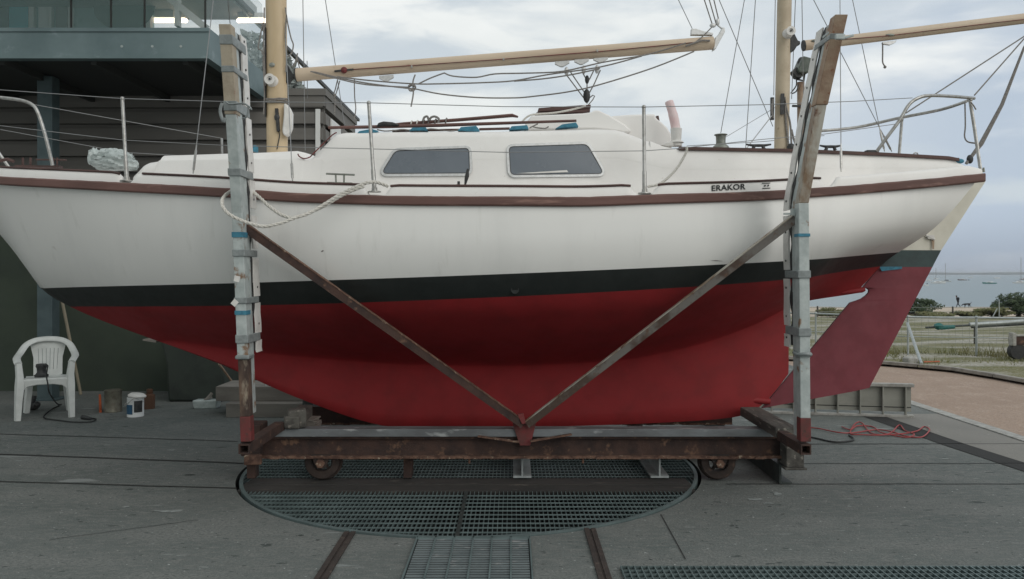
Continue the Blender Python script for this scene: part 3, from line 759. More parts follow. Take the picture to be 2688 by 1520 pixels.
# name on the bulwark
def face_text(txt, x0, y0, x1, hpx, name):
    """lettering standing on the bulwark: left end at pixel x0, y0; right end at x1"""
    fc = bpy.data.curves.new(name, 'FONT'); fc.body = txt; fc.extrude = .0006; fc.offset = .028; fc.space_character = 1.08
    o = bpy.data.objects.new(name, fc); COL.objects.link(o)
    dg = bpy.context.evaluated_depsgraph_get(); me = bpy.data.meshes.new_from_object(o.evaluated_get(dg))
    bpy.data.objects.remove(o)
    xsv = [v.co.x for v in me.vertices]; ysv = [v.co.y for v in me.vertices]; xm, xM, ym, yM = min(xsv), max(xsv), min(ysv), max(ysv)
    A, B = G(x0, y0), G(x1, y0 - (x1 - x0) * .055); H = hpx * A.y / FPX
    for v in me.vertices:
        t_ = (v.co.x - xm) / (xM - xm); p = A.lerp(B, t_)
        v.co = Vector((p.x, D0 - hb(p.x) - .0015 - v.co.z, p.z + (v.co.y - ym) / (yM - ym) * H))
    me.materials.append(M['dark'])
    o2 = bpy.data.objects.new(name, me); COL.objects.link(o2); setparent(o2, yacht); return o2
face_text('ERAKOR', 1868, 502, 1957, 15.5, 'name_lettering')
e_ = MB()
for (xa, xb, ya, yb) in ((2000, 2022, 480.0, 482.4), (2001.5, 2022, 493.2, 495.4), (2006, 2010.5, 485.6, 490), (2014.5, 2019, 485.2, 489.6)):
    q = [G(xa, ya, -.002), G(xb, ya - .6, -.002), G(xb, yb - .6, -.002), G(xa, yb, -.002)]
    e_.prism(q, [p + Vector((0, .0012, 0)) for p in q])
e_.build('hull_emblem', M['dark'], yacht)

# ---- coachroof and cockpit coaming
top_px = [(349, 458), (375, 430), (386, 425), (405, 422), (412, 420), (418, 404), (500, 401.5), (676, 396), (772, 391.5), (790, 397), (802, 409), (816, 410), (846, 382), (872, 356), (884, 349), (905, 345.5), (1000, 344), (1300, 343), (1450, 339), (1560, 336), (1615, 338), (1640, 344), (1665, 354), (1707, 370), (1740, 383), (1781, 392), (2100, 398), (2300, 406), (2510, 418), (2524, 429), (2560, 455)]
def inset(x): return lin([-3.2, -2.6, -1.5, 2.6, 3.3], [.26, .25, .26, .24, .10])(x)
def ycab(x, z):
    zb_ = sheer(x)
    return D0 - max(hb(x) - inset(x) - .20 * max(z - zb_ - .05, 0), .05)
def C(px, py, off=0.0):
    """point on the side of the coachroof (off = proud of it)"""
    d = 5.4
    for _ in range(14): p = U(px, py, d); d = ycab(p.x, p.z) - off
    return U(px, py, d)
tp = [C(x, y) for x, y in top_px]
ztop = lin([p.x for p in tp], [p.z for p in tp])
ledge = C(600, 418).z; ledge0 = C(420, 421).z
def led(x): return lin([tp[5].x, C(800, 415).x], [ledge0, C(800, 416).z])(x)
xbulk = C(1707, 370).x
def cabin(x0, x1, nm, cockpit):
    xs = sorted(set([x0, x1] + [p.x for p in tp if x0 < p.x < x1] + [x0 + (x1 - x0) * i / 90 for i in range(91)]))
    m = MB(); vs = []
    for x in xs:
        zt_, z0 = ztop(x), sheer(x) + .01; zt_ = max(zt_, z0 + .02)
        fw = lin([tp[5].x - .02, tp[5].x, C(770, 400).x, C(850, 400).x], [0, 1, 1, 0])(x)
        zl_ = min(max(led(x), z0 + .01), zt_ - .03) if fw > 0 else z0 + (zt_ - z0) * .6
        ry = .05 if not cockpit else .012
        ry = min(ry, (zt_ - z0) * .4)
        yo = lambda z: D0 - ycab(x, z)
        st = [(yo(z0), z0), (yo(zl_), zl_ - .008), (yo(zl_) - .006 * fw, zl_), (yo(zl_) - .035 * fw, zl_ + .004), (yo(zt_ - ry) - .037 * fw, zt_ - ry), (yo(zt_) - .037 * fw - ry * .3, zt_ - ry * .3), (yo(zt_) - .037 * fw - ry, zt_)]
        if not cockpit:
            st += [(yo(zt_) * .6, zt_ + .02), (0, zt_ + .03)]
        else:
            zi = sheer(x) + .06
            st += [(max(yo(zt_) - .09, .02), zt_), (max(yo(zt_) - .10, .015), min(zi, zt_ - .01)), (0, min(zi, zt_ - .01))]
        full = [(x, D0 - a, b) for a, b in st] + [(x, D0 + a, b) for a, b in st[-2::-1]]
        vs += full; npf = len(full)
    K = len(xs)
    m.add(vs, [(i * npf + q, i * npf + q + 1, (i + 1) * npf + q + 1, (i + 1) * npf + q) for i in range(K - 1) for q in range(npf - 1)])
    m.f.append(list(range(npf))); m.m.append(0); m.f.append([(K - 1) * npf + q for q in range(npf)]); m.m.append(0)
    return m.build(nm, M['deck'], yacht, smooth=38)
coach = cabin(tp[0].x, xbulk, 'coachroof', False)
coam = cabin(xbulk, tp[-1].x, 'cockpit_coaming', True)
for sd in (-1, 1):                                             # brown capping on the coaming
    s_ = MB(); pts = []
    for px in range(1783, 2513, 27):
        q = C(px, 395); x = q.x; z = ztop(x); y = D0 - ycab(x, z)
        pts.append((x, D0 + sd * (y - .045), z + .008))
    pts.append((C(2513, 418).x, D0 + sd * (D0 - C(2513, 418).y - .045), ztop(C(2513, 418).x) + .008))
    vs = []; fs = []
    for p in pts:
        for a, b in ((-.062, -.014), (.062, -.014), (.062, .008), (-.062, .008)): vs.append((p[0], p[1] + a, p[2] + b))
    for i in range(len(pts) - 1):
        for q in range(4): fs.append((i * 4 + q, i * 4 + (q + 1) % 4, i * 4 + 4 + (q + 1) % 4, i * 4 + 4 + q))
    fs += [(0, 1, 2, 3), tuple(len(pts) * 4 - 4 + q for q in range(4))]
    s_.add(vs, fs).build('capping_rail', M['teakdark'], yacht)
t_ = MB(); t_.ball(C(2520, 423, .0), .022, sc=(1.4, .7, .8)); t_.build('masking_tape', M['blue'], coam)

# curved red lip at the coachroof break
s_ = MB(); pts = [C(x, y, .006) for x, y in ((782, 404), (786, 411), (798, 416), (812, 413), (822, 404), (850, 376), (873, 354), (884, 348))]
s_.tube(smooth_path(pts), .0045); s_.build('breakwater_edge', M['redox'], coach, smooth=60)

# windows
def rounded(c, r, k=5):
    out = []; n = len(c)
    for i in range(n):
        a, b, d = Vector(c[i - 1]), Vector(c[i]), Vector(c[(i + 1) % n])
        u, v = (a - b).normalized(), (d - b).normalized(); q = min(r[i], (a - b).length * .45, (d - b).length * .45)
        p0, p2 = b + u * q, b + v * q
        for j in range(k + 1):
            t = j / k; out.append((p0 * (1 - t) ** 2 + b * 2 * t * (1 - t) + p2 * t * t))
    return out
def offset(poly, d):
    n = len(poly); out = []
    for i in range(n):
        a, b = poly[i - 1], poly[(i + 1) % n]; t = (b - a).normalized(); out.append(poly[i] + Vector((t.y, -t.x)) * d)
    return out
def window(corners, rad):
    gl = rounded(corners, rad); n = len(gl)
    fr = MB(); rings = [(offset(gl, 8.5), .001), (offset(gl, 8), .011), (offset(gl, 1.5), .011), (offset(gl, .5), .004)]
    vs = []
    for pl, of in rings: vs += [C(p.x, p.y, of) for p in pl]
    fr.add(vs, [(a * n + i, a * n + (i + 1) % n, (a + 1) * n + (i + 1) % n, (a + 1) * n + i) for a in range(3) for i in range(n)])
    f = fr.build('window', M['alu'], yacht, smooth=40)
    s_ = MB(); vs = [C(p.x, p.y, .0115) for p in offset(gl, 2.2)] + [C(p.x, p.y, .0035) for p in offset(gl, -1.6)]
    s_.add(vs, [(i, (i + 1) % n, n + (i + 1) % n, n + i) for i in range(n)]); s_.build('seal', M['seal'], f, smooth=40)
    p_ = MB(); og = offset(gl, 1); cen = sum(og, Vector((0, 0))) / n; vs = []; rs = 10
    for k in range(rs):
        for p in og: q = cen.lerp(p, 1 - k / rs); vs.append(C(q.x, q.y, .006))
    p_.add(vs, [(k * n + i, k * n + (i + 1) % n, (k + 1) * n + (i + 1) % n, (k + 1) * n + i) for k in range(rs - 1) for i in range(n)] + [tuple((rs - 1) * n + i for i in range(n))]); p_.build('pane', M['glass'], f, smooth=60)
    b_ = MB()
    return f
wa = window([(1038, 396.5), (1230, 390), (1232, 453.5), (1002, 455)], [12, 10, 12, 15])
wb = window([(1337, 386), (1541, 379.5), (1584, 455), (1341, 458)], [10, 12, 14, 12])
c_ = MB(); q = [C(x, y, .009) for x, y in ((1354, 455), (1488, 446.5), (1492, 452), (1400, 455.2))]  # thin pale strip lying just proud of the pane
c_.add(q, [(0, 1, 2, 3)]); c_.build('pale_sliver', M['pale'], wb)

# sea hood, after block, companion hatch
s_ = MB(); s_.pix([(1374, 342), (1380, 322), (1396, 303), (1530, 297), (1552, 294), (1560, 289), (1572, 289), (1600, 302), (1643, 328), (1659, 345), (1645, 348), (1600, 342), (1560, 338)], 5.78, 6.82)
s_.build('sea_hood', M['deck'], yacht, bevel=.012, smooth=35)
s_ = MB(); s_.pix([(1590, 345), (1605, 304), (1660, 300), (1720, 298.5), (1723, 310), (1737, 320), (1752, 334), (1763, 352), (1768, 386), (1700, 386), (1640, 372)], 5.86, 6.74)
s_.build('companion_bulkhead', M['deck'], yacht, bevel=.014, smooth=35)
s_ = MB(); s_.pix([(1723, 304), (1729, 303.5), (1732, 320), (1727, 321)], 6.1, 6.5); s_.build('washboard', M['teakdark'], yacht)
s_ = MB()
for k_, (o) in enumerate(([(1404, 306), (1408, 295), (1549, 286), (1549, 293), (1530, 297), (1404, 303)], [(1411, 293), (1414, 283.5), (1551, 274.5), (1550, 284.5)])):
    s_.pix(o, 5.98 + k_ * .02, 6.62)
s_.build('sliding_hatch', M['teakdark'], yacht, bevel=.004)

# handrails on the coachroof with blue tape at the feet
R0 = 5.62
for (xa, ya, xb, yb) in ((1030, 346, 1078, 345), (1120, 344, 1205, 343), (1258, 341.5, 1338, 339.5)):
    h_ = MB(); h_.beam(U(xa, ya - 2, R0), U(xb, yb - 2, R0), .024, .014); h_.build('handrail', M['teakdark'], yacht)
for o in ([(936, 352), (942, 344), (975, 338), (992, 343), (990, 348), (972, 350), (968, 355), (950, 352)], [(1073, 343), (1082, 335), (1118, 334), (1122, 342)], [(1201, 343), (1210, 333), (1250, 330), (1258, 340), (1257, 346)], [(1336, 341), (1343, 331), (1384, 328), (1388, 338)], [(1458, 337), (1476, 326), (1512, 321), (1519, 332)]):
    s_ = MB(); s_.pix(o, R0 - .045, R0 + .03); s_.build('masking_tape', M['blue'], yacht, bevel=.004)

# ---- masts and booms
def spar(name, p0, p1, rx, ry, mt, n=18):
    s_ = MB(); k = 8; p0, p1 = Vector(p0), Vector(p1)
    ax = (p1 - p0).normalized(); b = Vector((0, 1, 0)); a = ax.cross(b).normalized()
    vs = []
    for i in range(k + 1):
        p = p0.lerp(p1, i / k)
        for j in range(n):
            th = 2 * math.pi * j / n; vs.append(p + a * rx * math.cos(th) + b * ry * math.sin(th))
    s_.add(vs, [(i * n + j, i * n + (j + 1) % n, (i + 1) * n + (j + 1) % n, (i + 1) * n + j) for i in range(k) for j in range(n)])
    s_.f += [list(range(n)), [k * n + j for j in range(n)]]; s_.m += [0, 0]
    return s_.build(name, mt, yacht, smooth=40)
mA = U(728, 408, D0); mB_ = U(719, -700, D0)
mast = spar('main_mast', mA, mB_, .083, .06, M['spar'])
zA = U(2051, 396, D0); zB_ = U(2068, -420, D0)
miz = spar('mizzen_mast', zA, zB_, .056, .05, M['boomlow'])
def part(name, mb, mt, par=yacht, smooth=45, bevel=0): return mb.build(name, mt, par, smooth=smooth, bevel=bevel)
FM = D0 - .064                                                  # front of the main mast
s_ = MB(); s_.box(U(697, 190, FM + .03), (.010, .02, .7)); s_.box(U(745, 225, FM + .05), (.012, .02, .4)); part('sail_track', s_, M['dark'], mast, None)
def winch(par, px, py, d, r, mt):
    s_ = MB(); c = U(px, py, d); rot = Matrix.Rotation(R(90), 3, 'X')
    s_.lathe(c, [(r * 1.15, -.02), (r * 1.1, .0), (r * .85, .012), (r * .8, .05), (r * .98, .062), (r * 1.0, .075), (r * .5, .076), (r * .45, .066)], 22, M=rot)
    w_ = part('winch', s_, mt, par, 40)
    k_ = MB(); k_.lathe(c, [(r * .2, .066), (r * .2, .078)], 8, M=rot); k_.build('socket', M['dark'], w_)
winch(mast, 715, 213, FM + .005, .042, M['pale'])
winch(miz, 2068, 88, D0 - .055, .036, M['pale'])
s_ = MB(); s_.ball(U(714, 170, FM), .024, sc=(1, .35, .75)); part('sheave_box', s_, M['bronze'], mast)
s_ = MB(); s_.beam(U(726, 285, FM - .012), U(731, 345, FM - .012), .022, .024, (0, 1, 0)); s_.ball(U(727, 308, FM - .015), .022, sc=(1, .6, 1.3)); part('cleat', s_, M['dark'], mast)
for yy in (263, 268, 272):
    s_ = MB(); s_.tube([mA.lerp(mB_, (408 - yy) / 1108) + Vector((.095 * math.cos(a), .073 * math.sin(a), random.uniform(-.006, .006))) for a in [i * math.pi / 8 for i in range(17)]], .006); part('lashing', s_, M['ropegrey'], mast)
s_ = MB(); o = [(744, 270), (752, 272), (760, 285), (765, 296), (764, 335), (757, 352), (750, 358), (742, 352), (740, 340), (744, 300)]
s_.pix(o, FM - .03, FM + .04); s_.build('winch_handle_pocket', M['pale'], mast, bevel=.012, smooth=50)
s_ = MB(); s_.tube(smooth_path([U(x, y, FM - .004) for x, y in ((728, 340), (734, 352), (731, 372), (727, 392))], 4), .004); part('cable', s_, M['cordblack'], mast)
# halyards lying along the mast
for pts in (((690, 60), (684, 90), (678, 125), (686, 132), (690, 145)), ((694, 20), (692, 110), (694, 170), (697, 225)), ((749, 20), (755, 60), (764, 100), (770, 118), (765, 140), (753, 150)), ((781, 140), (775, 165), (767, 176)), ((752, 40), (749, 90), (752, 150), (750, 190)), ((690, 150), (694, 240), (692, 300))):
    s_ = MB(); s_.tube(smooth_path([U(x, y, D0 - .05) for x, y in pts], 4), .0055); part('halyard', s_, M['ropegrey'], mast)
# goosenecks
for (px, py, sgn) in ((765, 195, 1), (2093, 108, 1)):
    s_ = MB(); k = 1 if px < 1000 else .9
    s_.pix([(px - 16, py - 30), (px - 8, py - 22), (px + 2, py - 2), (px + 8, py), (px + 8, py + 8), (px, py + 12), (px - 8, py + 25), (px - 15, py + 22)], D0 - .02, D0 + .02)
    s_.box(U(px - 20, py, D0), (.02, .07, .19)); part('gooseneck', s_, M['dark'], mast if px < 1000 else miz, None, .004)
bA, bB = U(777, 197, D0), U(1872, 113, D0)
boom = spar('main_boom', bA, bB, .052, .045, M['boom'])
s_ = MB(); s_.lathe(bA, [(.0545, -.004), (.0545, .006)], 18, M=(bB - bA).to_track_quat('Z', 'Y').to_matrix()); part('end_band', s_, M['dark'], boom)
s_ = MB(); s_.pix([(1872, 132), (1878, 98), (1888, 88), (1897, 71), (1903, 72), (1904, 82), (1880, 127)], D0 - .028, D0 + .028); part('end_fitting', s_, M['alu'], boom, None, .006)
s_ = MB(); s_.pix([(1814, 91), (1815, 75), (1828, 75), (1850, 82), (1873, 86), (1872, 92)], D0 - .02, D0 + .02); part('outhaul_plate', s_, M['alu'], boom, None, .004)
s_ = MB(); s_.tube([U(x, y, D0 - .052) for x, y in ((900, 184), (1081, 172), (1300, 157), (1600, 133), (1826, 111))], .0035); part('reefing_line', s_, M['redox'], boom)
s_ = MB(); s_.ball(U(903, 184, D0 - .05), .026, sc=(1, .7, 1)); part('red_knot', s_, M['redox'], boom)
s_ = MB(); s_.beam(U(878, 187, D0 - .05), U(928, 182, D0 - .05), .012, .012); part('cleat', s_, M['dark'], boom, None)
for px, py in ((1081, 175), (1322, 156), (1568, 133)):
    s_ = MB(); s_.box(U(px, py, D0 - .05), (.012, .012, .02)); part('eye', s_, M['steel'], boom, None)
for px, py in ((1476, 164), (1527, 158), (1577, 153), (1014, 202)):
    s_ = MB(); s_.pix([(px - 19, py - 3), (px + 19, py - 6), (px + 19, py + 1), (px + 2, py + 11), (px - 4, py + 11), (px - 19, py + 4)], D0 - .012, D0 + .012); part('boom_bail', s_, M['alu'], boom, None, .002)
zb0, zb1 = U(2109, 120, D0), U(2760, 40, D0)
mboom = spar('mizzen_boom', zb0, zb1, .041, .036, M['boom'])
s_ = MB(); s_.tube([U(x, y, D0 - .042) for x, y in ((2180, 106), (2332, 94), (2600, 61), (2750, 44))], .003); part('reefing_line', s_, M['redox'], mboom)
s_ = MB(); s_.lathe(zb0, [(.043, -.004), (.043, .006)], 18, M=(zb1 - zb0).to_track_quat('Z', 'Y').to_matrix()); part('end_band', s_, M['dark'], mboom)
for px, py in ((2142, 107), (2337, 92)):
    s_ = MB(); s_.ball(U(px, py, D0 - .037), .02, sc=(1.9, .6, .55)); part('cleat', s_, M['bronze'], mboom)
s_ = MB(); s_.pix([(2317, 110), (2355, 106), (2350, 112), (2337, 118), (2318, 115)], D0 - .012, D0 + .012); part('boom_bail', s_, M['alu'], mboom, None, .002)
s_ = MB(); s_.tube(smooth_path([U(x, y, D0) for x, y in ((2317, 112), (2317, 140), (2317, 163), (2322, 173))], 4), .006); s_.ball(U(2323, 176, D0), .012); part('hook_line', s_, M['ropegrey'], mboom)

# ---- mainsheet tackle and slack lines under the boom
for px, py, dr in ((1487, 187, .3), (1532, 183, .2), (1567, 182, -.3), (1541, 209, 0), (1540, 252, 0)):
    s_ = MB(); r = .028 if py < 240 else .045
    s_.ball(U(px, py, D0 - .02), r, sc=(.62, .5, 1.25)); part('sheet_block', s_, M['alu'] if py < 200 else M['dark'], boom)
lines = [((1482, 190), (1500, 214), (1536, 262)), ((1497, 188), (1520, 222), (1536, 245)), ((1528, 188), (1536, 203), (1541, 212)), ((1558, 186), (1549, 205), (1543, 215)), ((1576, 184), (1560, 220), (1546, 246)), ((1541, 215), (1541, 240), (1541, 272)), ((1541, 262), (1556, 250), (1561, 252), (1556, 262), (1544, 276))]
for l_ in lines:
    s_ = MB(); s_.tube([U(x, y, D0 - .02) for x, y in l_], .0048); part('mainsheet', s_, M['ropegrey'], boom)
slack = [((815, 188), (830, 190), (885, 203), (967, 219), (1071, 232), (1088, 233), (1157, 247), (1253, 256), (1349, 257), (1400, 253), (1492, 241), (1575, 222), (1712, 179), (1822, 135)),
         ((885, 201), (967, 211), (1085, 220), (1157, 220), (1267, 217), (1349, 212), (1437, 196), (1575, 176), (1685, 147)),
         ((820, 189), (880, 205), (960, 222), (1071, 229)),
         ((1097, 221), (1130, 205), (1165, 192)), ((1165, 191), (1190, 200), (1250, 203), (1300, 194), (1382, 192), (1478, 187), (1580, 164), (1700, 143), (1800, 113)),
         ((1349, 213), (1425, 207), (1500, 196), (1575, 180)), ((1090, 196), (1084, 215), (1085, 245), (1079, 280))]
for l_ in slack:
    s_ = MB(); s_.tube(smooth_path([U(x, y, D0 - .075) for x, y in l_], 4), .0058); part('slack_line', s_, M['ropegrey'], boom)
s_ = MB(); s_.tube(smooth_path([U(x, y, D0 - .09 + .02 * (i % 2)) for i, (x, y) in enumerate(((1072, 226), (1080, 222), (1090, 226), (1088, 236), (1076, 238), (1074, 228), (1086, 224), (1090, 234), (1078, 234)))], 4), .0065); part('knot', s_, M['ropegrey'], boom)
for l_ in (((886, 210), (880, 235), (877, 245), (879, 270), (878, 300)), ((892, 212), (884, 240), (876, 262)), ((930, 205), (931, 255), (934, 285), (930, 312)), ((790, 195), (783, 165), (779, 150))):
    s_ = MB(); s_.tube(smooth_path([U(x, y, D0 + .02) for x, y in l_], 3), .0045); part('hanging_line', s_, M['ropegrey'], boom)
s_ = MB(); s_.tube(smooth_path([U(x, y, 5.9) for x, y in ((1370, 320), (1385, 306), (1404, 300), (1450, 297), (1500, 288), (1538, 278))], 4), .0075); part('mainsheet', s_, M['rope'], yacht)

# ---- standing rigging
def wire(name, p0, p1, r=.0032, mt='wire', par=yacht):
    s_ = MB(); s_.tube([p0, p1], r, 5); return part(name, s_, M[mt], par)
def ext(px0, py0, d0, px1, py1, d1, far=0):
    """wire seen from pixel 0 (top of the photo) to pixel 1; carried on upwards beyond the picture"""
    A, B = U(px0, py0, d0), U(px1, py1, d1)
    if far: A = A + (A - B).normalized() * far
    return A, B
def shroud(px0, py0, d0, px1, py1, d1, far=3.5, turn=True):
    A, B = ext(px0, py0, d0, px1, py1, d1, far); wv = wire('shroud', A, B)
    if turn:
        t_ = (A - B).normalized(); s_ = MB(); s_.tube([B, B + t_ * .02, B + t_ * .03, B + t_ * .16, B + t_ * .17, B + t_ * .22], [.004, .005, .009, .009, .005, .004]); part('turnbuckle', s_, M['steel'], wv)
shroud(560, 0, 5.55, 507, 456, G(507, 456, .10).y)
shroud(752, 150, 6.1, 768, 474, G(768, 474, .05).y, far=.3)
shroud(2205, 0, 5.95, 2208, 450, G(2208, 450, .06).y)
shroud(2238, 0, 6.5, 2322, 398, 6.55, turn=True)
shroud(2136, 0, 6.35, 2341, 398, 6.8, turn=True)
for (a, b_) in (((795, 0), (801, 395)), ((854, 0), (905, 332)), ((598, 0), (604, 62)), ((1888, 0), (2029, 332)), ((1954, 0), (1892, 349)), ((1983, 0), (1957, 393)), ((2035, 0), (2031, 250)), ((2088, 0), (2078, 260)), ((2105, 0), (2109, 250)), ((806, 160), (807, 258))):
    A, B = ext(*a, 6.9, *b_, 7.25, 3 if a[1] == 0 else 0); wire('stay', A, B, .0036)
A, B = ext(1781, 0, 6.3, 1817, 75, 6.3, 3); wire('topping_lift', A, B)
for (a, b_) in (((1849, 0), (1870, 65)), ((1862, 0), (1881, 66)), ((1874, 0), (1887, 54))):
    A, B = ext(*a, 6.3, *b_, 6.3, 3); wire('topping_lift', A, B, .0048, 'ropegrey')
s_ = MB(); s_.ball(U(1871, 67, 6.3), .022, sc=(1.2, .6, .8)); s_.ball(U(1884, 58, 6.3), .022, sc=(.7, .6, 1.4)); s_.tube([U(1884, 66, 6.3), U(1896, 76, 6.3)], .007); part('sheet_block', s_, M['alu'], boom)
s_ = MB(); s_.tube(smooth_path([U(x, y, D0 - .05) for x, y in ((1868, 72), (1845, 95), (1824, 112))], 3), .005); part('outhaul', s_, M['ropegrey'], boom)
s_ = MB(); s_.tube([U(x, y, D0 - .06) for x, y in ((1800, 121), (1822, 113), (1842, 106), (1864, 107))], .008); part('outhaul', s_, M['ropegrey'], boom)
for (a, b_) in (((2688, 96), (2378, 297)), ((2688, 102), (2558, 250))):
    A, B = ext(*a, 6.3, *b_, 6.0, 1.2); wire('mizzen_sheet', A, B, .0055, 'ropegrey')
s_ = MB(); s_.tube([U(x, y, 6.3) for x, y in ((2705, 95), (2688, 125), (2630, 275), (2575, 378), (2558, 400), (2536, 430))], [.006, .009, .014, .018, .014, .012]); part('mizzen_sheet', s_, M['ropegrey'])
s_ = MB(); s_.ball(U(2546, 418, 6.3), .03, sc=(.9, .6, 1.2)); part('sheet_block', s_, M['dark'])
wire('stay', U(1957, 393, 6.0), U(2029, 300, 6.25), .004)
wire('stay', U(1905, 360, 6.2), U(2035, 282, 6.3), .0022)

# ---- stanchions, lifelines, pulpit, pushpit
tops = []
for bx_, by_, tx_, ty_ in ((333, 474, 321, 259), (983, 503, 968, 270), (1692, 507, 1690, 281)):
    b0 = G(bx_, by_, .03); t0 = U(tx_, ty_, b0.y)
    s_ = MB(); s_.tube([b0, b0.lerp(t0, .25), b0.lerp(t0, .26), t0], [.0145, .0145, .0118, .0118], 10); s_.ball(t0, .0145); st = part('stanchion', s_, M['steel'])
    s_ = MB(); s_.lathe(b0 - Vector((0, 0, .004)), [(.045, 0), (.043, .006), (.02, .009), (.018, .03)], 14); part('base', s_, M['steel'], st)
    tops.append((t0, b0.lerp(t0, .48)))
s_ = MB(); s_.tube([U(583, 405, 7.2), U(582, 363, 7.2)], .011); part('stanchion', s_, M['steel'])
up = [U(-120, 228, 5.9), U(0, 236, 5.75)] + [tops[0][0], U(600, 267, G(600, 500).y), tops[1][0], U(1320, 280, 5.2), tops[2][0], U(2000, 275, G(2000, 500).y), U(2240, 266, G(2240, 480).y), U(2395, 257, 5.72)]
s_ = MB(); s_.tube(up, .0028, 5); part('lifeline', s_, M['wire'])
lo = [U(-120, 322, 5.9), U(0, 330, 5.75), U(324, 368, tops[0][0].y), U(592, 382, G(600, 500).y), U(844, 388, 5.28), U(976, 391, tops[1][0].y), U(1330, 400, 5.2), U(1690, 396, tops[2][0].y), U(1778, 390, 5.28), U(2000, 366, 5.4), U(2164, 352, 5.5), U(2348, 326, 5.7)]
s_ = MB(); s_.tube(lo, .0026, 5); part('lifeline', s_, M['wire'])
s_ = MB(); s_.tube([U(91, 275, 6.9), U(582, 363, 7.2)], .003, 5); part('lifeline', s_, M['wire'])
s_ = MB(); s_.tube([U(0, 340, 6.9), U(324, 400, 7.1), U(582, 415, 7.2)], .003, 5); part('lifeline', s_, M['wire'])
s_ = MB(); s_.tube([U(1803, 383, 7.1), U(2000, 372, 7.0), U(2164, 356, 6.9)], .003, 5); part('lifeline', s_, M['wire'])
pul = smooth_path([U(x, y, d) for x, y, d in ((-330, 280, 6.3), (-200, 250, 6.15), (-80, 248, 6.0), (0, 256, 5.92), (58, 264, 5.87), (88, 278, 5.86), (103, 305, 5.86), (120, 360, 5.87), (138, 434, 5.9))], 6)
s_ = MB(); s_.tube(pul, .0125, 10); s_.tube([U(-18, 380, 6.5), U(24, 440, 6.5)], .0125, 8); part('pulpit', s_, M['steel'])
psh = smooth_path([U(x, y, d) for x, y, d in ((2301, 398, 5.78), (2330, 358, 5.76), (2361, 316, 5.75), (2386, 275, 5.75), (2411, 257, 5.76), (2441, 251, 5.8), (2500, 253, 5.92), (2557, 258, 6.1))], 6)
s_ = MB(); s_.tube(psh, .0125, 10)
s_.tube([U(2546, 262, 6.08), U(2557, 330, 6.05), U(2576, 460, 6.0)], .0125, 8)
s_.tube(smooth_path([U(x, y, d) for x, y, d in ((2150, 344, 6.85), (2250, 334, 6.85), (2359, 310, 6.75), (2469, 288, 6.55), (2537, 266, 6.15))], 5), .0125, 8)
s_.tube([U(2368, 308, 6.75), U(2360, 408, 6.75)], .0125, 8); s_.ball(U(2546, 262, 6.08), .02); s_.ball(U(2366, 314, 6.5), .018); part('pushpit', s_, M['steel'])
s_ = MB(); s_.tube(smooth_path([U(x, y, 6.07) for x, y in ((2533, 272), (2534, 330), (2532, 358), (2540, 372), (2560, 376))], 4), .006); s_.tube(smooth_path([U(x, y, 6.05) for x, y in ((2548, 268), (2556, 278), (2562, 288))], 3), .005); part('hanging_line', s_, M['ropegrey'])
s_ = MB(); s_.box(U(2288, 400, 5.8), (.09, .05, .03)); part('pushpit_foot', s_, M['dark'], yacht, None, .006)
for px, py in ((2560, 449), (2582, 440)):
    s_ = MB(); s_.tube([U(px, py + 12, 6.0), U(px, py, 6.0)], [.012, .007]); part('bollard', s_, M['bronze'])
s_ = MB(); s_.tube([U(2398, 404, 5.85), U(2402, 401, 5.85), U(2408, 402, 5.85), U(2410, 407, 5.85)], .005); part('eye', s_, M['steel'])

# ---- deck fittings
def horn(px, py, wpx, d, mt, legs=True):
    s_ = MB(); w_ = wpx
    s_.tube([U(px - w_, py - 11, d), U(px - w_ * .45, py - 8, d), U(px, py - 8, d), U(px + w_ * .45, py - 8, d), U(px + w_, py - 11, d)], [.006, .010, .011, .010, .006], 8)
    for q in (-.3, .3): s_.tube([U(px + q * w_ * 1.5, py + 2, d), U(px + q * w_, py - 8, d)], [.014, .009], 8)
    part('cleat', s_, mt)
horn(1991, 390, 33, C(1991, 394).y + .03, M['dark']); horn(2180, 393, 28, C(2180, 399).y + .03, M['dark'])
s_ = MB(); c = C(1897, 393) + Vector((0, .05, 0)); k = 5.5 / FPX
s_.lathe(c, [(22 * k, -.01), (22.5 * k, 8 * k), (20 * k, 12 * k), (13 * k, 18 * k), (12.5 * k, 24 * k), (13 * k, 38 * k), (15 * k, 41 * k), (18 * k, 42.5 * k), (17 * k, 44 * k)], 24); part('sheet_winch', s_, M['bronze'], yacht, 35)
c = U(1775, 384, 5.62)
s_ = MB(); k = 5.62 / FPX; s_.lathe(c, [(15 * k, 0), (15 * k, 8 * k), (20 * k, 9 * k), (17 * k, 13 * k), (13 * k, 14 * k), (15 * k, 46 * k), (13 * k, 47 * k)], 20); part('sheet_winch', s_, M['pale'], yacht, 35)
s_ = MB(); s_.pix([(1736, 380), (1752, 372), (1768, 374), (1768, 384), (1750, 384)], 5.55, 5.68); part('winch_base', s_, M['pale'], yacht, None, .006)
s_ = MB(); s_.tube(smooth_path([G(x, y, .06) + Vector((0, 0, 0)) for x, y in ((1700, 490), (1728, 484), (1752, 468), (1778, 440), (1795, 412), (1803, 395), (1801, 385))], 5), .0085, 8); part('rope_lanyard', s_, M['rope'])
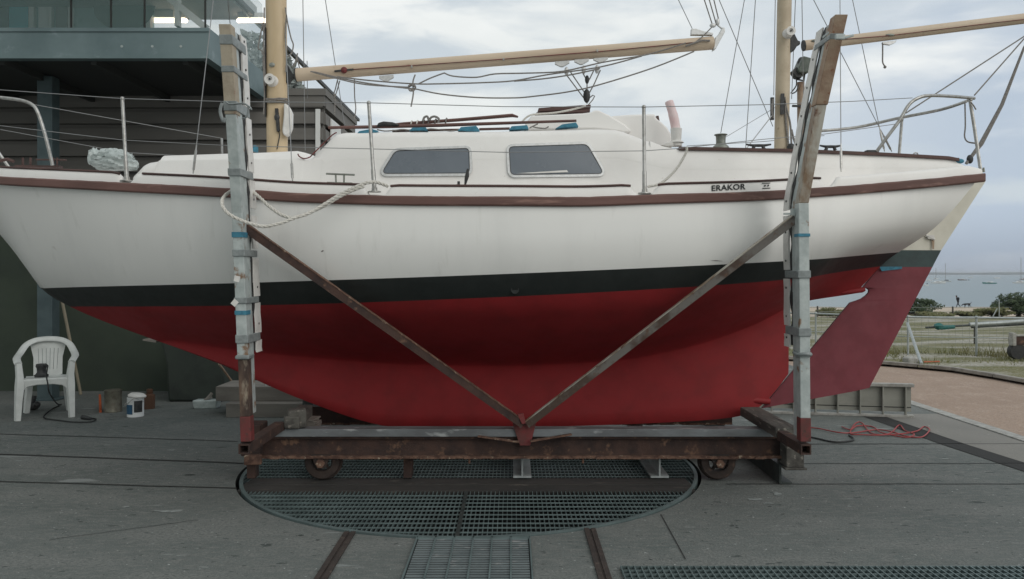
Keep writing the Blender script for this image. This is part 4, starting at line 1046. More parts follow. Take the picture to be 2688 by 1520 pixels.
# track cleat (two-post) and block on the near rail
s_ = MB(); gy = G(900, 478, .10).y
s_.tube([U(856, 456, gy), U(931, 459, gy)], .0065, 8); s_.tube([U(882, 478, gy), U(881, 457, gy)], .006); s_.tube([U(903, 479, gy), U(903, 458, gy)], .006); s_.beam(U(860, 480, gy), U(926, 482, gy), .04, .010); part('cleat', s_, M['bronze'])
s_ = MB(); gy = G(1220, 480, .03).y
s_.beam(U(1197, 486, gy), U(1236, 487, gy), .03, .008); s_.tube([U(1204, 486, gy), U(1204, 476, gy)], .009); s_.tube([U(1221, 485, gy), U(1224, 470, gy), U(1226, 462, gy), U(1228, 443, gy)], [.006, .012, .014, .006]); part('genoa_block', s_, M['dark'])
s_ = MB(); s_.pix([(2079, 446), (2083, 432), (2086, 428), (2090, 436), (2088, 452), (2083, 455)], G(2085, 450, .1).y, G(2085, 450, .1).y + .02); part('fairlead', s_, M['bronze'])
s_ = MB(); gy = 6.1                                               # bow cleats and samson gear at the left edge
s_.tube([U(95, 419, gy), U(174, 420, gy)], .007, 6)
for px in (60, 80, 140, 150): s_.tube([U(px, 436, gy), U(px, 414, gy)], .009, 6)
s_.beam(U(44, 437, gy), U(160, 438, gy), .05, .015); s_.tube([U(0, 422, gy), U(20, 418, gy), U(36, 424, gy)], .013, 6); part('bow_cleat', s_, M['teakdark'])
s_ = MB(); s_.box(U(655, 392, 6.2), (.05, .05, .045)); s_.box(U(671, 391, 6.19), (.025, .06, .05), mi=1); s_.build('deck_vent', [M['teakdark'], M['blue']], yacht, bevel=.004)
# bits of gear at the mizzen foot
for l_ in (((2056, 250), (2066, 290), (2075, 330), (2078, 395)), ((2060, 255), (2063, 320), (2072, 395)), ((2078, 340), (2085, 370), (2093, 395)), ((2029, 260), (2026, 290), (2030, 310))):
    s_ = MB(); s_.tube(smooth_path([U(x, y, D0 - .06) for x, y in l_], 4), .008); part('halyard', s_, M['ropegrey'], miz)
s_ = MB(); s_.beam(U(2054, 246, D0 - .065), U(2053, 300, D0 - .065), .025, .02, (0, 1, 0)); part('cleat', s_, M['dark'], miz, None)
s_ = MB(); s_.beam(U(2027, 256, D0 - .05), U(2027, 315, D0 - .05), .025, .02, (0, 1, 0)); part('cleat', s_, M['dark'], miz, None)
s_ = MB(); s_.ball(U(2077, 388, D0 - .1), .035, sc=(1, .8, 1)); part('sheet_block', s_, M['dark'], miz)

def hullpt(px, py, off=0.0):
    """point on the near topsides"""
    d = 5.5
    for _ in range(14):
        p = U(px, py, d); b = zb(p.x); zs = sheer(p.x); f = min(max((zs - p.z) / (zs - b), 0), 1); t0 = tk(p.x)
        d = D0 - (t0 + (hb(p.x) - t0) * yhalf(p.x, f)) - off
    return U(px, py, d)
s_ = MB(); c = hullpt(1352, 761, .001); s_.ring(c, [(.020, -.004), (.026, -.004), (.026, .01), (.020, .01)], 20); s_.lathe(c + Vector((0, .004, 0)), [(.02, -.002), (.02, .002)], 16, axis='Y'); part('through_hull_fitting', s_, M['boot'])
for pts in (((136, 648), (142, 646), (148, 656), (151, 660), (146, 655)), ((1863, 684), (1880, 683), (1900, 686), (1880, 685.5)), ((842, 660), (848, 656), (850, 659), (845, 662))):
    s_ = MB(); s_.add([hullpt(x, y, .002) for x, y in pts], [tuple(range(len(pts)))]); part('scuff_mark', s_, M['pale'] if pts[0][0] < 500 else M['ropegrey'], hull, None)
# ================================================================== slipway cradle
cr = thing('boat_cradle', (0, 5.76, 0), 'rusty wheeled steel slipway cradle with tall taped posts holding the yacht', 'boat cradle')
def cpart(name, mb, mt, par=cr, smooth=None, bevel=0): return mb.build(name, mt, par, smooth=smooth, bevel=bevel)
for yf, sg in ((5.70, 1), (6.98, -1)):
    x0, x1 = -1.86, 1.93
    s_ = MB(); s_.bx(x0, x1, yf + .035 * (sg > 0) - .0, yf + .085, .19, .318)
    s_.bx(x0, x1, yf, yf + .12, .318, .332)
    cpart('main_beam', s_, M['rust'])
    s_ = MB(); n_ = 60
    for i in range(n_):                                        # ragged flaking lower flange
        xa, xb = x0 + (x1 - x0) * i / n_, x0 + (x1 - x0) * (i + 1) / n_; q = random.uniform(-.004, .004)
        s_.bx(xa, xb, yf - .004 + q, yf + .12, .174 + q * .5, .192 + q * .6)
    s_.build('lower_flange', M['rustedge'], cr, merge=False)
    s_ = MB(); s_.bx(x0 + .12, x1 - .06, yf - .018, yf + .10, .334, .389)
    cpart('bearer_rail', s_, M['greyrail'], bevel=.004)
for xc in (.075, 1.075):
    s_ = MB(); a = .066
    s_.bx(xc - a, xc + a, 5.79, 7.0, .158, .172); s_.bx(xc - a, xc + a, 5.79, 7.0, .014, .028); s_.bx(xc - .006, xc + .006, 5.792, 7.0, .028, .158)
    cpart('cross_beam', s_, M['ibeam'])
s_ = MB(); s_.bx(-.79, -.73, 5.8, 5.9, .012, .172); cpart('cross_beam', s_, M['rust'])
s_ = MB(); s_.bx(1.90, 1.915, 5.66, 8.0, .004, .14); s_.bx(1.915, 1.99, 5.66, 8.0, .004, .016); s_.bx(1.915, 1.99, 5.66, 8.0, .128, .14)
cpart('skid_channel', s_, M['darkrail'])
for xc, lab in ((-1.372, 0), (1.49, 1)):
    w_ = MB(); prof_ = [(.068, -.026), (.075, -.034), (.118, -.032), (.125, -.026), (.126, .018), (.14, .022), (.14, .034), (.068, .034)]
    w_.ring((xc, 5.775, .140), prof_, 36); w_.lathe((xc, 5.775, .140), [(.036, -.03), (.036, .034)], 16, axis='Y')
    for q in range(5): th = q * 1.2566 + .4; w_.beam(Vector((xc, 5.775, .14)) + Vector((math.cos(th), 0, math.sin(th))) * .03, Vector((xc, 5.775, .14)) + Vector((math.cos(th), 0, math.sin(th))) * .068, .018, .022, (0, 1, 0))
    wo = cpart('wheel', w_, M['rustdeep'], smooth=30)
    a_ = MB(); a_.tube([(xc, 5.70, .14), (xc, 5.85, .14)], .022, 10); a_.lathe((xc, 5.70, .14), [(.032, -.012), (.032, .012)], 6, axis='Y'); cpart('axle', a_, M['rustedge'], wo)
    f_ = MB(); f_.prism([Vector((xc + x, 5.712, z)) for x, z in ((-.07, .20), (.07, .20), (.04, .12), (.025, .10), (-.025, .10), (-.04, .12))], [Vector((xc + x, 5.728, z)) for x, z in ((-.07, .20), (.07, .20), (.04, .12), (.025, .10), (-.025, .10), (-.04, .12))])
    cpart('axle_bracket', f_, M['rustdeep'])
# end brackets
s_ = MB(); s_.bx(-1.93, -1.79, 5.66, 5.84, .20, .425); s_.bx(-1.90, -1.84, 5.70, 5.80, .03, .20); cpart('end_bracket', s_, M['rust'], bevel=.008)
s_ = MB(); s_.box((-1.83, 5.63, .185), (.12, .05, .07), .2); cpart('packing_block', s_, M['rustedge'], bevel=.008)
s_ = MB(); s_.bx(1.93, 2.055, 5.60, 5.80, .135, .36); s_.bx(1.915, 2.07, 5.58, 5.82, .12, .135); cpart('packing_block', s_, M['timber'], bevel=.006)
s_ = MB(); s_.bx(1.775, 1.93, 5.37, 6.2, .392, .462); cpart('timber_packer', s_, M['timber'], bevel=.008)
s_ = MB(); s_.box((-1.58, 5.9, .44), (.11, .5, .09), .06); s_.box((-1.55, 5.74, .46), (.13, .12, .13), .3); cpart('timber_packer', s_, M['timber'], bevel=.012)
# cross tubes (open ends)
def sqtube(x0, x1, y0, y1, z0, z1, mt):
    s_ = MB(); q = .008
    s_.bx(x0, x1, y0, y1, z0, z0 + q); s_.bx(x0, x1, y0, y1, z1 - q, z1); s_.bx(x0, x0 + q, y0, y1, z0 + q, z1 - q); s_.bx(x1 - q, x1, y0, y1, z0 + q, z1 - q)
    s_.bx(x0 + q, x1 - q, y0 + .10, y0 + .104, z0 + q, z1 - q)
    return cpart('cross_tube', s_, mt)
sqtube(-1.690, -1.622, 4.92, 5.68, .384, .444, M['rust'])
sqtube(1.785, 1.849, 4.92, 5.36, .380, .442, M['rust'])

def post_side(sgn, knots, zones, tapes, blues, strips, chan):
    """knots: (py, px, d) of the front tube's outer corner line"""
    K = sorted(knots, reverse=True)
    fx = lin([-k[0] for k in K], [k[1] for k in K]); fd = lin([-k[0] for k in K], [k[2] for k in K])
    def P(py, ox=0, oy=0):
        q = U(fx(-py), py, fd(-py)); return Vector((q.x + ox, q.y + oy, q.z))
    W = .062
    po = None
    def path(a, b, ox=0, oy=0):
        ps = [a] + [k[0] for k in K if b < k[0] < a] + [b]; return [P(p, ox, oy) for p in ps]
    for (a, b, mt, ex) in zones:
        s_ = MB(); s_.post(path(a, b, 0, .035), W + ex, .066 + ex)
        o = cpart('post', s_, M[mt], cr, None, .004)
        if po is None: po = o
    a, b = chan
    s_ = MB(); s_.post(path(a, b, -sgn * .004, .092), .052, .044); s_.post(path(a, b, -sgn * .022, .122), .014, .016); cpart('back_channel', s_, M['galv'], cr)
    # black rubber, squeezed into waves
    s_ = MB(); prev = None; ys_ = [strips[0][0] - 6 - i * (strips[0][0] - 6 - strips[-1][1]) / 60 for i in range(61)]
    pts = [P(p, -sgn * (.020 + .008 * math.sin(i * .9) * (1 if i % 13 > 3 else .3)), .150) for i, p in enumerate(ys_)]
    s_.post(pts, .012, .05); cpart('rubber_strip', s_, M['seal'], cr, 40)
    for (a, b) in strips:
        n_ = max(3, int((a - b) / 30)); pts = [P(a + (b - a) * i / n_, -sgn * (.032 + .002 * math.sin(i * 2.1 + a)), .222) for i in range(n_ + 1)]
        s_ = MB(); s_.post(pts, .010, .10); st = cpart('pad_strip', s_, M['pale'], cr, 30)
        py = a - 25
        while py > b + 8:
            c = P(py, -sgn * .038, .222); h_ = MB(); h_.lathe(c, [(.007, -.003), (.007, .003)], 8, axis='X'); h_.build('bolt', M['dark'], st); py -= 78
    for (py, hh) in tapes:
        s_ = MB(); a_ = P(py + hh / 2, -sgn * .002, .098); b_ = P(py - hh / 2, -sgn * .002, .098)
        a_.y += .016; b_.y += .016; s_.post([a_, a_.lerp(b_, .5) + Vector((random.uniform(-.002, .002), 0, 0)), b_], W + .018, .245); cpart('duct_tape', s_, M['duct'], cr, None, .004)
    for (py, hh) in blues:
        s_ = MB(); s_.post([P(py + hh / 2, 0, .034), P(py - hh / 2, 0, .034)], W + .011, .078); cpart('blue_tape', s_, M['blue'], cr)
    return P
PL = post_side(-1, [(1185, 646, 4.93), (560, 622, 4.93), (63, 590, 4.72)],
    [(1160, 1094, 'redox', .004), (1094, 944, 'ruststub', 0), (944, 300, 'galv', .004), (300, 63, 'tan', .010)],
    [(104, 26), (181, 17), (278, 26), (452, 20), (664, 18), (789, 16), (890, 22)], [(616, 14), (821, 11)],
    [(932, 900), (880, 798), (780, 676), (650, 560), (540, 462), (440, 292), (262, 68)], (1090, 72))
PR = post_side(1, [(1187, 2116, 4.93), (533, 2110, 4.93), (275, 2157, 4.80), (38, 2209, 4.60)],
    [(1160, 1098, 'redox', .004), (1098, 940, 'galv', 0), (940, 533, 'galv', .003), (533, 275, 'galvrust', .002), (275, 38, 'rusttan', .012)],
    [(96, 16), (720, 20), (872, 22)], [(617, 8)],
    [(918, 884), (860, 732), (708, 560), (545, 48)], (1150, 52))
# torn collar on the left post, cuff on the right one
s_ = MB(); c = PL(938, 0, .04); s_.post([c - Vector((0, 0, .012)), c, c + Vector((.004, 0, .014))], .088, .11); cpart('torn_collar', s_, M['duct'], cr, None, .008)
s_ = MB(); c = PR(930, 0, .05); s_.tube([c + Vector((.045 * math.cos(a), .07 * math.sin(a), .004 * math.sin(3 * a))) for a in [i * math.pi / 8 for i in range(17)]], .012, 8); cpart('tape_cuff', s_, M['duct'], cr, 60)
for (px, py, d_, q) in ((616, 795, 4.86, .7), (622, 732, 4.88, .2)):
    s_ = MB(); c = U(px, py, d_); s_.box(c, (.034, .004, .036), 0, M=Matrix.Rotation(q, 3, 'Y')); cpart('paper_tag', s_, M['pale'], cr)
for l_ in (((594, 268), (606, 274), (640, 272), (652, 282), (648, 305), (636, 312)), ((583, 270), (578, 292), (586, 318), (592, 310)), ((640, 272), (655, 280), (660, 288))):
    s_ = MB(); s_.tube(smooth_path([U(x, y, 4.76) for x, y in l_], 4), [.010] * (4 * (len(l_) - 1) + 1), 6, flat=.5); cpart('tape_end', s_, M['duct'], cr, 60)
s_ = MB(); s_.box(U(2205, 97, 4.58), (.055, .02, .03)); s_.beam(U(2216, 100, 4.60), U(2239, 93, 4.62), .02, .014); s_.box(U(2178, 92, 4.72), (.05, .10, .016)); cpart('clamp', s_, M['galv'], cr, None, .004)
# diagonal braces and the centre bracket
for a, b, mt, mt2 in ((U(640, 597, 5.0), U(1372, 1116, 5.62), 'rust', 'rustedge'), (U(2090, 574, 5.0), U(1384, 1116, 5.62), 'rust', 'galvrust')):
    s_ = MB(); s_.beam(a, b, .010, .048, (0, 0, 1)); o = cpart('diagonal_brace', s_, M['rust'] if a.x < 0 else M['bracegrey'], cr)
    n_ = (b - a).cross(Vector((0, 1, 0))).normalized(); n_ = n_ if n_.z > 0 else -n_
    s_ = MB(); s_.beam(a + n_ * .027 + Vector((0, .022, 0)), b + n_ * .027 + Vector((0, .022, 0)), .05, .006, n_); cpart('flange', s_, M[mt2], o)
a = U(2090, 574, 5.0); b = U(1384, 1116, 5.62)
for t_ in (.16, .42, .70):
    pass
s_ = MB(); s_.box(a + Vector((-.03, -.004, .03)), (.10, .012, .012)); s_.box(U(2083, 556, 4.99), (.03, .02, .04)); cpart('brace_clamp', s_, M['galv'], cr)
s_ = MB(); s_.pix([(1342, 1096), (1362, 1090), (1375, 1112), (1388, 1112), (1400, 1096), (1410, 1100), (1392, 1170), (1365, 1170), (1350, 1128)], 5.66, 5.678); s_.pix([(1358, 1088), (1374, 1086), (1380, 1112), (1370, 1114)], 5.60, 5.64)
cpart('centre_bracket', s_, M['redox'], cr, None, .003)
s_ = MB(); s_.beam(U(1255, 1145, 5.66), U(1362, 1160, 5.62), .04, .008); s_.beam(U(1392, 1158, 5.62), U(1500, 1140, 5.66), .04, .008); cpart('stay_bar', s_, M['rustedge'], cr)
for px in (1232, 1530):
    s_ = MB(); s_.tube([U(px, 1200, 5.72), U(px, 1216, 5.72)], .008); cpart('bolt', s_, M['rustedge'], cr)
for xc in (-1.65, 1.82):
    s_ = MB(); s_.post([(xc, 7.68, .39), (xc, 7.72, 2.45)], .07, .07); cpart('post', s_, M['galvrust'], cr)
    s_ = MB(); s_.bx(xc - .035, xc + .035, 7.1, 7.72, .39, .45); cpart('cross_tube', s_, M['rust'], cr)
s_ = MB(); s_.bx(-1.3, 1.86, 6.46, 6.70, .03, .156)  # added baulk: blocks light from the far side, darkening the space under the hull
cpart('light_blocking_baulk', s_, M['rustdeep'])
s_ = MB(); s_.bx(1.10, 1.42, 6.2, 6.4, .174, .205); cpart('keel_block', s_, M['timber'], cr)

# ================================================================== loose gear round the cradle and on the yacht
from mathutils import noise as mnoise
def crumple(c, rad, seed, n=44, m_=30, amp=.22):
    s_ = MB(); s_.ball((0, 0, 0), 1, n, m_); off = Vector((seed * 3.1, seed, seed * 1.7)); out = []
    for v in s_.v:
        q = 1 + amp * (1 - 2.2 * abs(mnoise.noise(v * 1.7 + off))) + amp * .55 * (1 - 2.4 * abs(mnoise.noise(v * 3.9 + off))) - amp
        out.append(Vector((v.x * rad[0] * q, v.y * rad[1] * q, max(v.z * q, -.75) * rad[2])) + Vector(c))
    s_.v = out; return s_
def one(name, mb, mt, label, cat, group=None, smooth=40, bevel=0):
    return tag(mb.build(name, mt, None, smooth=smooth, bevel=bevel), label, cat, group)
# mooring rope looped over the left post
def twisted(pts, r, tw=70):
    s_ = MB(); P_ = smooth_path(pts, 14); acc = 0
    for k in range(3):
        acc = 0; q = []
        for i, p in enumerate(P_):
            t = (P_[min(i + 1, len(P_) - 1)] - P_[max(i - 1, 0)]).normalized(); a = t.cross(Vector((.1, 1, .2))).normalized(); b = t.cross(a)
            if i: acc += (p - P_[i - 1]).length
            th = acc * tw + k * 2.094; q.append(p + (a * math.cos(th) + b * math.sin(th)) * r * .5)
        s_.tube(q, r * .62, 6)
    return s_
# line goes from the stanchion foot, round the post and back
ds = [(1018, 489, 5.20), (1000, 482, 5.16), (984, 478, 5.13), (968, 479, 5.10), (950, 484, 5.09), (920, 497, 5.07), (890, 512, 5.06), (850, 537, 5.02), (810, 560, 4.98), (770, 573, 4.93), (740, 585, 4.90), (700, 594, 4.87), (672, 591, 4.855), (632, 578, 4.84), (600, 561, 4.84), (584, 540, 4.86), (586, 520, 4.95), (604, 503, 5.10), (630, 492, 5.18), (655, 497, 5.16), (680, 517, 5.10), (705, 540, 5.05), (735, 562, 5.02), (765, 573, 5.01)]
mr = twisted([U(x, y, d_) for x, y, d_ in ds], .0105)
m2 = twisted([U(x, y, d_) for x, y, d_ in [(765, 573, 5.005), (800, 563, 5.0), (850, 541, 5.035), (890, 517, 5.06), (925, 500, 5.075), (955, 489, 5.09)]], .0105)
n0 = len(mr.v); mr.v += m2.v; mr.f += [[i + n0 for i in f] for f in m2.f]; mr.m += m2.m
one('mooring_rope', mr, M['rope'], 'thick white twisted rope looped round the left cradle post', 'rope')
# spars lashed on the coachroof
s_ = MB(); s_.tube([U(862, 335, 5.66), U(940, 334, 5.66), U(1150, 329, 5.66), U(1513, 317, 5.66)], [.010, .012, .013, .009], 10)
one('wooden_pole', s_, M['teak'], 'long thin brown pole lying along the coachroof above the blue tape', 'pole')
s_ = MB(); s_.tube([U(866, 337, 5.72), U(1000, 331, 5.70), U(1060, 325, 5.70), U(1200, 315, 5.70), U(1345, 303, 5.70), U(1360, 307, 5.70)], [.010, .013, .017, .018, .019, .010], 8, flat=.7)
sp = one('wooden_oar', s_, M['teak'], 'brown wooden paddle with a blunt raised blade lashed to the pole on the coachroof', 'paddle')
for px in (1080, 1095, 1112, 1125, 1143, 1171):
    q = (px - 1060) / 285; c = U(px, 325 - q * 22, 5.70)
    s_ = MB(); s_.tube([c + Vector((.006 * math.cos(a * .5), .022 * math.cos(a), .022 * math.sin(a) - .006)) for a in [i * math.pi / 5 for i in range(11)]], .0055); s_.build('lashing', M['rope'] if px < 1100 else M['ropegrey'], sp, smooth=60)
s_ = MB(); s_.tube(smooth_path([U(x, y, 5.67) for x, y in ((1110, 318), (1114, 308), (1122, 306), (1126, 316), (1132, 308), (1142, 306), (1152, 312), (1150, 322))], 4), .008); s_.build('rope_loop', M['ropegrey'], sp, smooth=60)
s_ = MB(); s_.pix([(988, 332), (992, 322), (1006, 318), (1030, 320), (1048, 326), (1044, 331), (1010, 330)], 5.63, 5.69); s_.build('cloth_wrap', M['dark'], sp, bevel=.01, smooth=60)
s_ = MB(); s_.tube(smooth_path([U(x, y, 5.6) for x, y in ((990, 340), (1010, 344), (1040, 342), (1060, 340), (1100, 345), (1130, 338), (1180, 344), (1205, 341))], 3), .005); s_.tube(smooth_path([U(x, y, 5.6) for x, y in ((1390, 336), (1404, 329), (1412, 325), (1400, 333), (1430, 337), (1440, 332))], 3), .005); s_.build('loose_line', M['ropegrey'], sp, smooth=60)
# pink float in its holder
s_ = MB(); s_.tube(smooth_path([U(x, y, 5.66) for x, y in ((1775, 345), (1771, 320), (1765, 295), (1757, 270), (1755, 264))], 4), [.034] * 8 + [.031] * 5 + [.029, .027, .018, .008], 14)
one('pink_float', s_, M['pink'], 'faded pink foam float standing in the white holder by the cockpit', 'float')
# white bag on the foredeck
s_ = crumple(U(296, 422, 5.75), (.155, .11, .088), 2)
for c_, r_, sd_ in ((U(248, 414, 5.75), (.045, .05, .072), 5), (U(338, 433, 5.75), (.07, .06, .05), 8)):
    e_ = crumple(c_, r_, sd_, 24, 18); n0 = len(s_.v); s_.v += e_.v; s_.f += [[i + n0 for i in f] for f in e_.f]; s_.m += e_.m
one('plastic_bag', s_, M['bag'], 'crumpled white plastic bag lying on the foredeck behind the stanchion', 'bag', smooth=40)
# floodlight on a rusty pole behind the yacht
t = thing('floodlight', (3.08, 8.5, 0), 'floodlight on a rusty brown pole rising behind the yacht beside the mizzen mast', 'floodlight')
q0, q1 = U(2104, 900, 8.5), U(2102, 216, 8.5); q0.z = 0
s_ = MB(); s_.tube([q0, q1], .038, 12); s_.build('pole', M['rust'] if 0 else M['rusttan'], t, smooth=40)
s_ = MB(); s_.beam(U(2080, 278, 8.46), U(2117, 279, 8.46), .03, .02); s_.build('cross_bar', M['dark'], t)
s_ = MB(); s_.pix([(2095, 182), (2110, 146), (2142, 155), (2138, 172), (2124, 190), (2100, 191)], 8.36, 8.56); s_.build('lamp_body', M['spot'], t, bevel=.012)
s_ = MB(); s_.ball(U(2104, 163, 8.46), .055, sc=(.8, .9, 1)); s_.pix([(2081, 186), (2091, 176), (2104, 184), (2104, 204), (2092, 202)], 8.4, 8.5); s_.build('lamp_hood', M['dark'], t, smooth=40)
s_ = MB(); s_.tube([U(2088, 198, 8.45), U(2092, 208, 8.45), U(2110, 212, 8.45), U(2112, 192, 8.45)], .012); s_.tube(smooth_path([U(x, y, 8.44) for x, y in ((2090, 205), (2090, 225), (2076, 245), (2090, 240), (2096, 222))], 3), .007); s_.build('bracket', M['dark'], t, smooth=40)
# scraps on the near beam
s_ = MB()
for i in range(5): s_.box(U(805, 1118 - i * 5, 6.05), (.20 - .01 * i, .16, .011), random.uniform(-.15, .15))
one('newspaper_stack', s_, M['block'], 'folded pile of old newspapers lying on the left end of the cradle', 'newspapers', smooth=None)
# red cord left of the wedge etc.
cord = [(2120, 1122), (2150, 1125), (2200, 1135), (2240, 1136), (2300, 1128), (2340, 1133), (2380, 1145), (2420, 1147), (2440, 1128), (2425, 1120), (2405, 1132), (2350, 1140), (2290, 1138), (2262, 1110), (2245, 1112), (2232, 1137), (2260, 1141), (2330, 1140), (2360, 1116), (2375, 1130), (2400, 1140), (2380, 1148), (2340, 1142), (2310, 1134), (2290, 1120), (2250, 1118), (2232, 1128), (2210, 1120)]
s_ = MB(); s_.tube(smooth_path([UG(x, y, .010 + .004 * (i % 3)) for i, (x, y) in enumerate(cord)], 7), .0062, 6); 
one('extension_cord', s_, M['cordred'], 'tangled red extension cord lying on the concrete beside the right cradle post', 'cord')
s_ = MB(); s_.tube(smooth_path([UG(x, y, .010) for x, y in ((2110, 1144), (2150, 1152), (2190, 1160), (2235, 1157), (2240, 1150), (2228, 1142))], 6), .008, 6)
one('power_lead', s_, M['cordblack'], 'dark red-black lead curving on the concrete in front of the red cord', 'cord')
# ribbed form panel
t = thing('form_panel', (3.4, 8.55, 0), 'low grey ribbed panel standing on edge behind the rudder', 'panel')
A, B = UG(1985, 1083), UG(2391, 1095); A.z = B.z = 0; ax = (B - A).normalized(); nrm = Vector((ax.y, -ax.x, 0)); H = .335; Lp = (B - A).length
s_ = MB(); s_.beam(A + Vector((0, 0, H / 2 + .02)), B + Vector((0, 0, H / 2 + .02)), .014, H - .07); s_.build('sheet', M['formply'], t)
s_ = MB(); s_.beam(A + Vector((0, 0, .102)) + nrm * .0085, B + Vector((0, 0, .102)) + nrm * .0085, .003, .008); s_.build('seam', M['joint'], t)
for z, hh in ((.014, .026), (H, .034)):
    s_ = MB(); s_.beam(A + Vector((0, 0, z)) + nrm * .02, B + Vector((0, 0, z)) + nrm * .02 + ax * .02, .07, hh); s_.build('edge_rail', M['formedge'], t, bevel=.004)
for i in range(7):
    c = A + ax * (Lp * (.10 + i * .1435)) + nrm * .03
    s_ = MB(); s_.beam(c + Vector((0, 0, .028)), c + Vector((0, 0, H - .018)), .045, .012, ax); s_.build('rib', M['formply'], t)
s_ = MB(); s_.beam(A + Vector((0, 0, .06)) + nrm * .02, A + Vector((0, 0, .28)) + nrm * .02, .05, .03, ax); s_.build('rib', M['formedge'], t)

# ================================================================== left-hand clutter
# plastic chair
def to_world(loc, rz):
    m = Matrix.Translation(loc) @ Matrix.Rotation(rz, 4, 'Z'); return lambda p: m @ Vector((p[0] * .90, p[1], p[2] * .985))
cpos = Vector((-4.92, 8.42, 0)); W_ = to_world(cpos, R(27))
t = thing('plastic_chair', cpos, 'white moulded plastic armchair standing in front of the dark wall', 'chair')
s_ = MB(); vs = []
outl = [(-.21, -.24), (.21, -.24), (.235, -.2), (.20, .2), (.17, .235), (-.17, .235), (-.20, .2), (-.235, -.2)]
s_.prism([W_((x, y, .425 - .02 * (y > 0))) for x, y in outl], [W_((x, y, .395 - .02 * (y > 0))) for x, y in outl])
s_.prism([W_((x, -.245, z)) for x, z in ((-.24, .42), (.24, .42), (.25, .34), (.22, .30), (.17, .345), (.08, .36), (-.08, .36), (-.17, .345), (-.22, .30), (-.25, .34))], [W_((x, -.228, z)) for x, z in ((-.24, .42), (.24, .42), (.25, .34), (.22, .30), (.17, .345), (.08, .36), (-.08, .36), (-.17, .345), (-.22, .30), (-.25, .34))])
s_.build('seat', M['chair'], t, bevel=.008, smooth=40)
for q in (-1, 1):
    s_ = MB(); s_.post([W_((q * .268, -.255, 0)), W_((q * .258, -.245, .2)), W_((q * .245, -.225, .34)), W_((q * .25, -.215, .44)), W_((q * .262, -.20, .585))][:], .05, .05)
    pts = [(.268, -.255, 0, .038), (.26, -.245, .2, .045), (.25, -.23, .36, .054), (.252, -.215, .46, .044), (.268, -.19, .60, .038)]
    s_ = MB(); s_.tube([W_((q * x, y, z)) for x, y, z, r in pts], [r for *_, r in pts], 4, flat=.8); s_.build('leg', M['chair'], t, bevel=.006, smooth=60)
    s_ = MB(); pts = [(.225, .25, 0, .038), (.205, .235, .2, .044), (.185, .21, .40, .046)]
    s_.tube([W_((q * x, y, z)) for x, y, z, r in pts], [r for *_, r in pts], 4, flat=.8); s_.build('leg', M['chair'], t, bevel=.006, smooth=60)
    s_ = MB(); s_.tube(smooth_path([W_(p) for p in ((q * .265, -.215, .585), (q * .287, -.12, .62), (q * .295, .0, .635), (q * .275, .12, .67), (q * .225, .21, .745), (q * .15, .255, .785), (q * .07, .27, .80), (0, .272, .803))], 4), .036, 8, flat=.55); s_.build('armrest', M['chair'], t, smooth=60)
s_ = MB()
for i in range(7):
    x = -.108 + i * .036
    s_.add([], []); w1_ = .0162; k1 = 1.22
    a = [W_((x - w1_, .215, .41)), W_((x + w1_, .215, .41)), W_((x * k1 + w1_ * 1.2, .275, .79)), W_((x * k1 - w1_ * 1.2, .275, .79))]
    b = [p + (W_((0, .014, 0)) - W_((0, 0, 0))) for p in a]; s_.prism(a, b)
for (z0, z1, w_) in ((.70, .80, .155), (.40, .47, .135)):
    a = [W_((-w_, .216 + (z0 - .41) * .158, z0)), W_((w_, .216 + (z0 - .41) * .158, z0)), W_((w_ * .98, .216 + (z1 - .41) * .158, z1)), W_((-w_ * .98, .216 + (z1 - .41) * .158, z1))]
    s_.prism(a, [p + (W_((0, .010, 0)) - W_((0, 0, 0))) for p in a])
for q in (-1, 1):
    a = [W_((q * x, .214 + (z - .41) * .158, z)) for x, z in ((.12, .41), (.15, .41), (.152, .6), (.19, .76), (.16, .79), (.145, .79), (.128, .6))]; s_.prism(a, [p + (W_((0, .014, 0)) - W_((0, 0, 0))) for p in a])
s_.build('backrest', M['chair'], t, smooth=None)
# sander on the seat, with its lead
p = W_((-.05, -.03, .42))
s_ = MB(); s_.lathe(p, [(.065, 0), (.068, .02), (.055, .03), (.042, .05), (.045, .09), (.055, .11), (.05, .135), (.02, .14)], 16); s_.tube([p + Vector((0, 0, .12)), p + Vector((.05, -.02, .128)), p + Vector((.085, -.03, .12))], [.02, .018, .008])
one('power_sander', s_, M['dark'], 'small black power sander left on the seat of the plastic chair', 'sander')
s_ = MB(); s_.tube(smooth_path([p + Vector((.085, -.03, .12)), U(122, 985, 8.1), U(126, 1010, 8.05), U(130, 1032, 8.1), UG(150, 1060, .12), UG(160, 1062, .015), UG(135, 1075, .012), UG(115, 1096, .012), UG(160, 1104, .012), UG(200, 1108, .012), UG(240, 1107, .012), UG(252, 1100, .012), UG(235, 1098, .012)], 6), .007, 6)
one('sander_lead', s_, M['cordblack'], 'black lead hanging from the chair seat to the concrete', 'cord')
c = UG(88, 1078); s_ = MB(); s_.ball(c + Vector((0, 0, .05)), .05, sc=(1.3, 1, .9)); s_.tube([c + Vector((-.02, 0, .09)), c + Vector((-.01, .02, .16))], [.035, .03], 10); s_.ball(c + Vector((.05, -.02, .07)), .035)
one('angle_grinder', s_, [M['dark']], 'dark power tool lying under the plastic chair', 'power tool')
s_ = MB(); s_.tube([UG(240, 1099, .02), UG(226, 1096, .022), UG(216, 1095, .022)], [.012, .02, .022], 10)
one('plug', s_, M['dark'], 'black plug at the end of the lead on the concrete beside the chair', 'plug')
# broomstick
s_ = MB(); s_.tube([UG(212, 1037, .0) + Vector((0, 0, .01)), U(163, 790, 9.6), U(150, 730, 9.85)], .018, 10)
one('broomstick', s_, M['wood'], 'pale wooden broomstick leaning on the dark wall behind the chair', 'stick')
